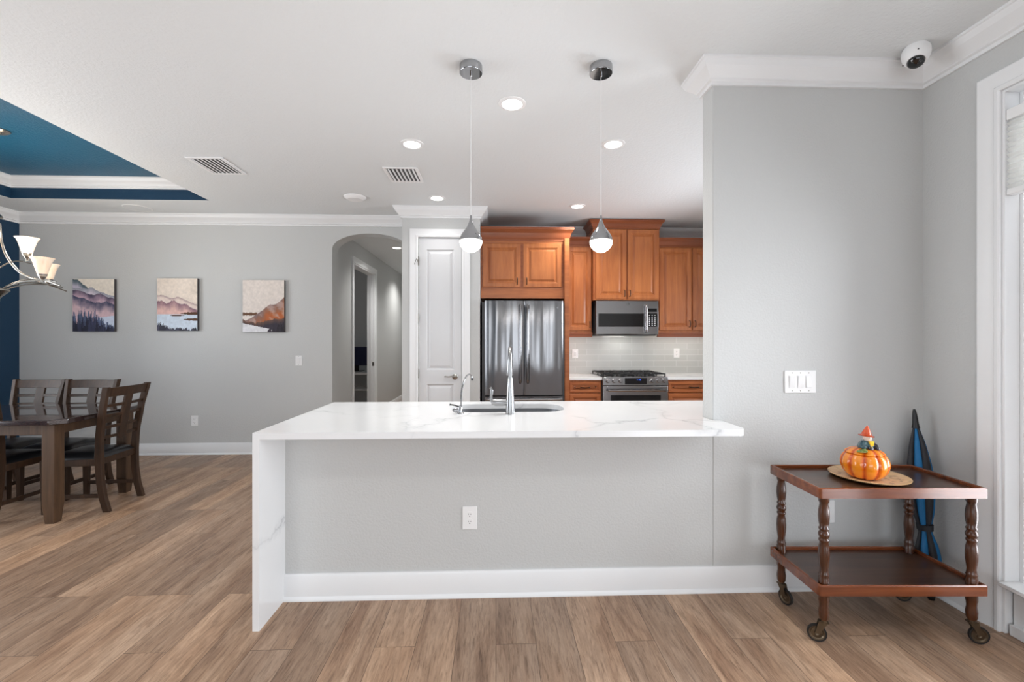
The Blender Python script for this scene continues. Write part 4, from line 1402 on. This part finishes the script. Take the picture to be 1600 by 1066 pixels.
# ------------------------------------------------------------ dining table and chairs
tr = math.radians(4.5) - TH
tp = W(-4.125, 3.61)
tb = thing('dining_table', 'dark wooden dining table with polished dark stone top', 'table', (tp.x, tp.y, 0), tr)
TL, TW = 0.82, 0.44
c_ = 0.075
poly = [(-TL + c_, -TW), (TL - c_, -TW), (TL, -TW + c_), (TL, TW - c_), (TL - c_, TW), (-TL + c_, TW), (-TL, TW - c_), (-TL, -TW + c_)]
MB().prism(poly, 0.735, 0.775).build('tabletop', M['granite'], tb, bevel=0.006)
MB().box(-TL + 0.12, -TW + 0.07, 0.655, TL - 0.12, -TW + 0.095, 0.735).box(-TL + 0.12, TW - 0.095, 0.655, TL - 0.12, TW - 0.07, 0.735) \
    .box(-TL + 0.10, -TW + 0.07, 0.655, -TL + 0.125, TW - 0.07, 0.735).box(TL - 0.125, -TW + 0.07, 0.655, TL - 0.10, TW - 0.07, 0.735).build('apron', M['table'], tb, bevel=0.003)
for sx in (-1, 1):
    for sy in (-1, 1):
        x, y = sx * (TL - 0.125), sy * (TW - 0.10)
        MB().bars([(x, y, 0), (x, y, 0.14), (x, y, 0.45), (x, y, 0.735)], [0.032, 0.043, 0.043, 0.043], [0.032, 0.043, 0.043, 0.043]).build('leg', M['table'], tb, bevel=0.004)


def make_chair(label):
    o = thing('dining_chair', label, 'chair', (0, 0, 0), 0, 'dining chairs around the stone-topped table')
    def post(z):
        zs = [0, 0.12, 0.25, 0.42, 0.60, 0.80, 0.985]
        return (float(np.interp(z, zs, [.186, .186, .187, .190, .198, .212, .228])), float(np.interp(z, zs, [-.262, -.230, -.212, -.205, -.215, -.245, -.285])))
    for s in (-1, 1):
        zs = [0, 0.05, 0.12, 0.19, 0.25, 0.34, 0.42, 0.51, 0.60, 0.70, 0.80, 0.90, 0.985]
        MB().bars([(s * post(z)[0], post(z)[1], z) for z in zs], 0.0165, [0.024] * 6 + [0.027] + [0.024] * 3 + [0.021] * 3).build('rear_leg', M['chair'], o, bevel=0.003)
    for s in (-1, 1):
        MB().bars([(s * 0.192, 0.178, 0), (s * 0.194, 0.178, 0.42)], [0.016, 0.022], [0.016, 0.022]).build('front_leg', M['chair'], o, bevel=0.003)
    b = MB()
    b.box(-0.175, 0.168, 0.368, 0.175, 0.192, 0.42).box(-0.175, -0.215, 0.368, 0.175, -0.193, 0.42)
    b.box(-0.208, -0.185, 0.368, -0.186, 0.16, 0.42).box(0.186, -0.185, 0.368, 0.208, 0.16, 0.42)
    b.build('seat_frame', M['chair'], o, bevel=0.003)
    # upholstered pad, domed
    n = 12
    b = MB()
    rows = []
    for j in range(n + 1):
        row = []
        for i in range(n + 1):
            u, v = i / n * 2 - 1, j / n * 2 - 1
            e_ = (1 - u ** 6) * (1 - v ** 6)
            x = u * (0.213 - 0.012 * (v < 0) * -v); y = -0.012 + v * 0.205
            row.append(b.bm.verts.new((x, y, 0.422 + 0.036 * e_ ** 0.5 + 0.012 * (1 - u * u) * (1 - v * v))))
        rows.append(row)
    for j in range(n):
        for i in range(n):
            b.bm.faces.new((rows[j][i], rows[j][i + 1], rows[j + 1][i + 1], rows[j + 1][i]))
    lo_ = [b.bm.verts.new((v_.co.x, v_.co.y, 0.4205)) for v_ in rows[0] + [r[-1] for r in rows[1:]] + list(reversed(rows[-1][:-1])) + [r[0] for r in reversed(rows[1:-1])]]
    hi_ = rows[0] + [r[-1] for r in rows[1:]] + list(reversed(rows[-1][:-1])) + [r[0] for r in reversed(rows[1:-1])]
    for i in range(len(hi_)):
        j = (i + 1) % len(hi_)
        b.bm.faces.new((lo_[i], lo_[j], hi_[j], hi_[i]))
    b.bm.faces.new(lo_)
    b.build('seat_pad', M['leather'], o, sharp=1.0)
    # stretchers
    for s in (-1, 1):
        MB().box(s * 0.19 - 0.008, -0.225, 0.115, s * 0.19 + 0.008, 0.17, 0.145).build('stretcher', M['chair'], o, bevel=0.002)
    # back: top rail, four slats, centre splat
    def rail(z0, z1, name, inset=0.0, thick=0.010, curve=0.022):
        rings = []
        m = 12
        for i in range(m + 1):
            u = i / m * 2 - 1
            r_ = []
            for (zz, side) in ((z0, -1), (z0, 1), (z1, 1), (z1, -1)):
                xw, yy = post(zz)
                r_.append((u * (xw - 0.012), yy - curve * (1 - u * u) + side * thick, zz))
            rings.append(r_)
        MB().loft(rings).build(name, M['chair'], o, bevel=0.002)
    rail(0.905, 0.978, 'top_rail', thick=0.012)
    for z in (0.822, 0.742, 0.650, 0.570):
        rail(z, z + 0.024, 'slat', thick=0.007)
    rings = []
    for i in range(9):
        z = 0.55 + 0.36 * i / 8
        y = post(z)[1] - 0.022
        rings.append([(-0.040, y - 0.009, z), (0.040, y - 0.009, z), (0.040, y + 0.009, z), (-0.040, y + 0.009, z)])
    MB().loft(rings).build('splat', M['chair'], o, bevel=0.002)
    return o


ch = make_chair('dark wooden dining chair at the table end, nearest the island, seen from its back')
p = W(-3.47, 3.69)
ch.location = (p.x, p.y, 0); ch.rotation_euler = (0, 0, H90 - TH + math.radians(6))
p = W(-3.965, 3.965)
dup(ch, (p.x, p.y, 0), math.pi - TH + math.radians(1), 'dark wooden dining chair behind the table, the right one of the two facing the camera')
p = W(-4.462, 3.965)
dup(ch, (p.x, p.y, 0), math.pi - TH + math.radians(1), 'dark wooden dining chair behind the table, the left one beside the shaded blue wall')
p = W(-4.005, 3.545)
dup(ch, (p.x, p.y, 0), -TH, 'dark wooden dining chair on the near side of the table, cut off at left')

# ------------------------------------------------------------ chandelier
cc = W(-4.16, 3.62)
cz = 1.70
cl = thing('chandelier', 'brushed nickel chandelier with lit frosted bell shades over the dining table', 'chandelier', (cc.x, cc.y, ZT))
zz = lambda z: z - ZT
MB().lathe([(0, 0), (0.075, 0), (0.075, -0.008), (0.06, -0.02), (0.03, -0.032), (0.012, -0.04), (0, -0.04)], (0, 0, 0), 30).build('canopy', M['nickel'], cl)
MB().tube([(0, 0, zz(3.02)), (0, 0, zz(2.36))], 0.007, 10).build('stem', M['nickel'], cl)
MB().lathe([(0, zz(2.38)), (0.012, zz(2.38)), (0.03, zz(2.36)), (0.034, zz(2.345)), (0.014, zz(2.335)), (0.012, zz(2.31)), (0.02, zz(2.29)), (0.012, zz(2.27)), (0.01, zz(1.80)), (0.014, zz(1.78)),
            (0.07, zz(1.765)), (0.072, zz(1.755)), (0.045, zz(1.725)), (0.022, zz(1.70)), (0.014, zz(1.685)), (0.016, zz(1.672)), (0.006, zz(1.66)), (0, zz(1.655))], (0, 0, 0), 28).build('column', M['nickel'], cl)
rp = [(0.016 * math.cos(a), 0, zz(1.635) + 0.016 * math.sin(a)) for a in [k * 2 * math.pi / 14 for k in range(15)]]
MB().tube(rp, 0.003, 6).build('finial_ring', M['nickel'], cl)


def shade_set(parent_arm, x, y, zc):
    dx = Vector((x, y, 0))
    MB().lathe([(0, zz(zc - 0.035)), (0.008, zz(zc - 0.033)), (0.010, zz(zc - 0.015)), (0.018, zz(zc - 0.005)), (0.030, zz(zc + 0.018)), (0.032, zz(zc + 0.03)), (0, zz(zc + 0.03))], (x, y, 0), 20).build('cup', M['nickel'], parent_arm)
    o = MB()
    outer = [(0.028, 0.0), (0.032, 0.02), (0.040, 0.05), (0.048, 0.08), (0.056, 0.11), (0.066, 0.135), (0.078, 0.15)]
    inner = [(r - 0.003, z) for r, z in reversed(outer)]
    prof_ = [(r, zz(zc + 0.012) + z) for r, z in outer + inner]
    o.lathe(prof_, (x, y, 0), 28, None, True, True)
    o.build('shade', M['bell'], parent_arm)
    MB().lathe([(0, zz(zc + 0.03)), (0.012, zz(zc + 0.035)), (0.022, zz(zc + 0.075)), (0.018, zz(zc + 0.095)), (0, zz(zc + 0.105))], (x, y, 0), 16).build('bulb', M['bulb'], parent_arm)
    l = bpy.data.lights.new('chandelier_glow', 'POINT'); l.energy = 4.0; l.color = (1, 0.88, 0.72); l.shadow_soft_size = 0.03
    lo = bpy.data.objects.new('chandelier_glow', l); COL.objects.link(lo); lo.location = (cc.x + x, cc.y + y, zc + 0.19)


for k in range(5):
    a = math.radians(5 + 72 * k) - TH
    e_ = Vector((math.cos(a), math.sin(a), 0))
    q = Vector((-e_.y, e_.x, 0))
    P_ = lambda r, z, s_=0.0: tuple(e_ * r + q * s_ + Vector((0, 0, zz(z))))
    b = MB()
    b.tube(spline([P_(0.02, 1.755), P_(0.08, 1.80, .006), P_(0.18, 1.842, .01), P_(0.28, 1.848, .01), P_(0.37, 1.835, .006), P_(0.47, 1.800)], 6), 0.0055, 8)
    b.tube(spline([P_(0.02, 1.745), P_(0.08, 1.785, -.006), P_(0.18, 1.825, -.01), P_(0.28, 1.838, -.01), P_(0.37, 1.842, -.004), P_(0.44, 1.832)], 6), 0.0055, 8)
    b.tube(spline([P_(0.018, 2.30), P_(0.03, 2.15), P_(0.075, 2.02), P_(0.16, 1.91), P_(0.26, 1.86), P_(0.33, 1.848)], 6), 0.0065, 8)
    arm = b.build('arm', M['nickel'], cl)
    shade_set(arm, e_.x * 0.335, e_.y * 0.335, 1.862)
for k in range(3):
    a = math.radians(52 + 120 * k) - TH
    e_ = Vector((math.cos(a), math.sin(a), 0))
    P_ = lambda r, z: tuple(e_ * r + Vector((0, 0, zz(z))))
    arm = MB().tube(spline([P_(0.012, 1.94), P_(0.06, 1.985), P_(0.12, 2.01), P_(0.19, 2.0)], 6), 0.0055, 8).build('upper_arm', M['nickel'], cl)
    shade_set(arm, e_.x * 0.165, e_.y * 0.165, 2.05)

# ------------------------------------------------------------ tea cart
tc0 = W(1.722, 2.158)
ct = thing('serving_cart', 'mahogany two-tier serving cart with turned legs and casters', 'cart', (tc0.x, tc0.y, 0), -TH)
HX_, HY_ = 0.372, 0.193


def tray(z0, z1, zf, name):
    b = MB()
    r = 0.02
    b.prism(rrect(-HX_ + 0.008, -HY_ + 0.008, HX_ - 0.008, HY_ - 0.008, 0.008, 3), z0 + 0.012, zf)
    t_ = b.build(name, M['cart'], ct)
    b = MB()
    o = rrect(-HX_, -HY_, HX_, HY_, 0.012, 4); i_ = rrect(-HX_ + 0.014, -HY_ + 0.014, HX_ - 0.014, HY_ - 0.014, 0.004, 4)
    prof_ = [(0, z0), (0, z1 - 0.004), (0.3, z1), (0.8, z1), (1, z1 - 0.004), (1, z0)]
    rings = [[(o[k][0] * (1 - f_) + i_[k][0] * f_, o[k][1] * (1 - f_) + i_[k][1] * f_, z) for k in range(len(o))] for f_, z in prof_]
    b.loft(rings + [rings[0]], False, False)
    b.build('rim', M['cartedge'], t_, sharp=0.5)


tray(0.655, 0.700, 0.684, 'top_tray')
tray(0.226, 0.272, 0.256, 'lower_shelf')
lp = [(0.016, 0.105), (0.020, 0.115), (0.0215, 0.14), (0.018, 0.165), (0.0195, 0.185), (0.0215, 0.19), (0.0215, 0.29), (0.0185, 0.298), (0.021, 0.305), (0.0185, 0.312), (0.0165, 0.33), (0.0215, 0.37), (0.0225, 0.40), (0.0205, 0.43), (0.0165, 0.45),
      (0.0205, 0.457), (0.0205, 0.463), (0.0165, 0.468), (0.021, 0.478), (0.0225, 0.485), (0.021, 0.492), (0.0165, 0.502), (0.0205, 0.508), (0.0205, 0.514), (0.0165, 0.52), (0.0205, 0.54), (0.0225, 0.565), (0.0215, 0.59), (0.0165, 0.622), (0.0185, 0.628), (0.021, 0.634), (0.021, 0.66)]
for sx, sy, wa in ((-1, -1, 2.7), (1, -1, -0.25), (-1, 1, -1.25), (1, 1, 2.9)):
    x, y = sx * (HX_ - 0.042), sy * (HY_ - 0.035)
    lg = MB().lathe(lp, (x, y, 0), 22).build('leg', M['cartleg'], ct, sharp=0.9)
    # caster: fork plus thin wheel
    d = Vector((math.cos(wa), math.sin(wa), 0)); nrm = Vector((-d.y, d.x, 0))
    wc = Vector((x, y, 0.0385)) + d * 0.026
    b = MB()
    b.lathe([(0, 0.09), (0.013, 0.09), (0.013, 0.106), (0, 0.106)], (x, y, 0), 12)
    for s in (-1, 1):
        off = nrm * 0.011 * s
        b.loft([[Vector((x, y, 0.098)) + off - d * 0.016 - nrm * 0.001, Vector((x, y, 0.098)) + off + d * 0.020 - nrm * 0.001, Vector((x, y, 0.098)) + off + d * 0.020 + nrm * 0.001, Vector((x, y, 0.098)) + off - d * 0.016 + nrm * 0.001],
                [wc + off - d * 0.007 - nrm * 0.001, wc + off + d * 0.008 - nrm * 0.001 + Vector((0, 0, 0.004)), wc + off + d * 0.008 + nrm * 0.001 + Vector((0, 0, 0.004)), wc + off - d * 0.007 + nrm * 0.001]])
    b.obox(Vector((x, y, 0.094)), d * 0.018, nrm * 0.012, (0, 0, 0.002))
    b.build('caster_fork', M['brass'], lg)
    rm = Vector((0, 0, 1)).rotation_difference(nrm).to_matrix()
    MB().lathe([(0.031, -0.005), (0.0385, -0.0055), (0.0385, 0.0055), (0.031, 0.005), (0.031, -0.005)], wc, 32, rm, False, False).build('tyre', M['rubber'], lg)
    MB().lathe([(0, -0.004), (0.009, -0.0065), (0.011, -0.003), (0.023, -0.002), (0.027, -0.0055), (0.0315, -0.006), (0.0315, 0.006), (0.027, 0.0055), (0.023, 0.002), (0.011, 0.003), (0.009, 0.0065), (0, 0.004)], wc, 32, rm).build('wheel', M['brass'], lg)

# platter and pumpkin jar
pc = W(1.722, 2.165, 0.684)
tag(MB().lathe([(0, 0.0), (0.11, 0.0), (0.148, 0.010), (0.160, 0.016), (0.161, 0.019), (0.156, 0.020), (0.13, 0.012), (0.10, 0.009), (0, 0.009)], (0, 0, 0), 56).build('platter', M['plate']),
    'round tan wooden platter under the pumpkin jar on the cart', 'platter').location = pc
jc = W(1.688, 2.145, 0.694)
pj = thing('pumpkin_jar', 'glossy orange ceramic pumpkin jar topped by a small scarecrow figure on the platter', 'jar', jc)
RB = 0.094


def ribs(a, r, z): return 1 + 0.085 * (abs(math.cos(a * 5 + 0.4)) ** 0.55 - 0.62)


MB().lathe([(0.0, 0.0), (0.05, 0.0), (0.070, 0.012), (0.086, 0.035), (RB, 0.062), (RB, 0.078), (0.089, 0.098), (0.080, 0.112), (0.074, 0.117), (0.0, 0.117)], (0, 0, 0), 80, None, True, True, ribs).build('bowl', M['orange'], pj, sharp=0.9)
lid = MB().lathe([(0.0, 0.118), (0.076, 0.118), (0.078, 0.121), (0.070, 0.130), (0.055, 0.139), (0.035, 0.145), (0.012, 0.144), (0, 0.143)], (0, 0, 0), 80, None, True, True, ribs).build('lid', M['orange'], pj, sharp=0.9)
# figure: body, arms, head, hat, tie, leaf
S_ = Vector((0.0, -0.008, 0.142))
MB().lathe([(0, 0), (0.032, 0), (0.034, 0.01), (0.026, 0.028), (0.016, 0.038), (0, 0.04)], S_, 20, None, True, True, lambda a, r, z: 1 + 0.12 * math.cos(2 * a)).build('coat', M['tealg'], lid)
for s in (-1, 1):
    MB().tube(spline([tuple(S_ + Vector((s * 0.018, 0, 0.028))), tuple(S_ + Vector((s * 0.036, -0.012, 0.014))), tuple(S_ + Vector((s * 0.028, -0.032, 0.004)))], 4), [0.009] * 6 + [0.008, 0.007, 0.006], 8).build('arm', M['tealg' if s < 0 else 'darkg'], lid)
MB().lathe([(0, 0), (0.013, 0.003), (0.0185, 0.014), (0.0185, 0.022), (0.013, 0.033), (0, 0.037)], S_ + Vector((0.004, -0.004, 0.034)), 18).build('head', M['face'], lid)
MB().lathe([(0, 0), (0.031, -0.003), (0.033, 0.001), (0.021, 0.005), (0.018, 0.014), (0.012, 0.028), (0.005, 0.042), (0.0015, 0.047), (0, 0.048)], S_ + Vector((0.0, -0.002, 0.061)), 20, Matrix.Rotation(0.12, 3, 'Y')).build('hat', M['hat'], lid)
b = MB()
b.prism([(-0.012, 0.03), (0.012, 0.03), (0.009, 0.012), (0.0, 0.0), (-0.009, 0.012)], -0.036, -0.028, 'y')
b2 = b.build('bib', M['yellow'], lid); b2.location = (0.006, 0.0, 0.150)
for s, m_ in ((-1, 'darkg'), (1, 'darkg')):
    MB().lathe([(0, -0.010), (0.010, -0.006), (0.012, 0.0), (0.010, 0.007), (0, 0.010)], S_ + Vector((s * 0.016 + 0.008, -0.036, 0.006)), 12).build('boot', M[m_], lid)
for s in (-1, 1):
    MB().lathe([(0, -0.0018), (0.0018, 0), (0, 0.0018)], S_ + Vector((0.004 + s * 0.0065, -0.0222, 0.054)), 8).build('eye', M['darkg'], lid)
b = MB()
rings = []
for i in range(9):
    t_ = i / 8
    wv = 0.020 * math.sin(math.pi * t_) ** 0.7 + 0.001
    cx, cy, cz_ = -0.025 - 0.042 * (1 - t_) * 1.0, -0.035 - 0.012 * math.sin(t_ * 3), 0.148 - 0.012 * (1 - t_)
    rings.append([(cx, cy - wv, cz_ - 0.006), (cx, cy, cz_ + 0.002), (cx, cy + wv, cz_ - 0.002), (cx, cy, cz_ - 0.004)])
b.loft(rings).build('leaf', M['green'], lid)

# ------------------------------------------------------------ umbrella in the corner
foot = W(2.186, 2.335, 0.0); tip = W(2.150, 2.395, 0.985)
um = thing('umbrella', 'closed blue and black umbrella leaning in the corner behind the cart', 'umbrella', (foot.x, foot.y, 0))
axis = (tip - foot); Lu = axis.length; axis.normalize()
q_ = Vector((0, 0, 1)).rotation_difference(axis).to_matrix()


def uprof(z):
    return float(np.interp(z, [0.17, 0.21, 0.27, 0.335, 0.355, 0.375, 0.45, 0.55, 0.68, 0.80, 0.885, 0.90], [0.062, 0.066, 0.056, 0.035, 0.033, 0.035, 0.056, 0.068, 0.066, 0.044, 0.018, 0.013]))


n8 = 6
for par, mat_ in ((0, 'umb_blue'), (1, 'umb_black')):
    for sct in range(n8):
        if sct % 2 != par: continue
        b = MB()
        rings = []
        for k in range(26):
            z = 0.17 + (0.90 - 0.17) * k / 25
            R_ = uprof(z)
            tw = 0.5 * (z - 0.35) - 2.9
            pts = []
            for i in range(7):
                u = i / 6
                a = (sct + u) * 2 * math.pi / n8 + tw
                rr = R_ * (0.62 + 0.40 * math.sin(math.pi * u) ** 0.8)
                if z < 0.2: rr *= 1 + 0.05 * math.sin(7 * a)
                pts.append(q_ @ Vector((rr * math.cos(a), rr * math.sin(a) * 0.6, z)))
            pts.append(q_ @ Vector((0, 0, z)))
            rings.append(pts)
        b.loft(rings).build('panel', M[mat_], um, sharp=0.9)
MB().lathe([(0, 0.385), (0.036, 0.385), (0.034, 0.355), (0, 0.355)], (0, 0, 0), 20, q_).build('strap', M['umb_black'], um)
MB().lathe([(0, 0.885), (0.018, 0.885), (0.014, 0.91), (0.010, 0.96), (0.006, 0.983), (0, 0.987)], (0, 0, 0), 14, q_).build('tip_cap', M['black'], um)
MB().lathe([(0, 0.02), (0.006, 0.02), (0.006, 0.2), (0, 0.2)], (0, 0, 0), 10, q_).build('shaft', M['black'], um)
MB().lathe([(0, 0.0), (0.014, 0.0), (0.017, 0.015), (0.015, 0.07), (0.009, 0.085), (0, 0.085)], (0, 0, 0), 16, q_).build('handle', M['black'], um)

# ------------------------------------------------------------ office beyond the hall door
dk = thing('white_desk', 'white desk inside the room beyond the hall doorway', 'desk', (-3.3, 8.75, 0))
MB().box(-4.1, 8.42, 0.72, -2.28, 9.12, 0.755).build('desktop', M['white'], dk, w=True, bevel=0.003)
for x in (-4.08, -3.0, -2.36):
    for y in (8.44, 9.06):
        MB().box(x, y, 0, x + 0.045, y + 0.045, 0.72).build('leg', M['white'], dk, w=True, bevel=0.002)
MB().box(-2.98, 8.46, 0.42, -2.36, 9.05, 0.44).build('shelf', M['white'], dk, w=True)
mo = thing('computer_monitor', 'dark blue computer monitor on the white desk through the doorway', 'monitor', (-2.95, 8.85, 0.755))
MB().box(-3.12, 8.82, 0.87, -2.34, 8.85, 1.235).build('screen', M['screen'], mo, w=True, bevel=0.004)
MB().box(-2.78, 8.855, 0.757, -2.68, 8.88, 1.0).box(-2.86, 8.78, 0.755, -2.60, 8.98, 0.766).build('stand', M['black'], mo, w=True, bevel=0.003)
tag(MB().obox((-3.12, 8.62, 0.762), (0.11, 0.02, 0), (-0.02, 0.08, 0), (0, 0, 0.006)).obox((-2.9, 8.58, 0.767), (0.09, -0.02, 0), (0.02, 0.07, 0), (0, 0, 0.011)).build('paper_stack', M['screen']),
    'scattered dark papers on the white desk in front of the monitor', 'papers')
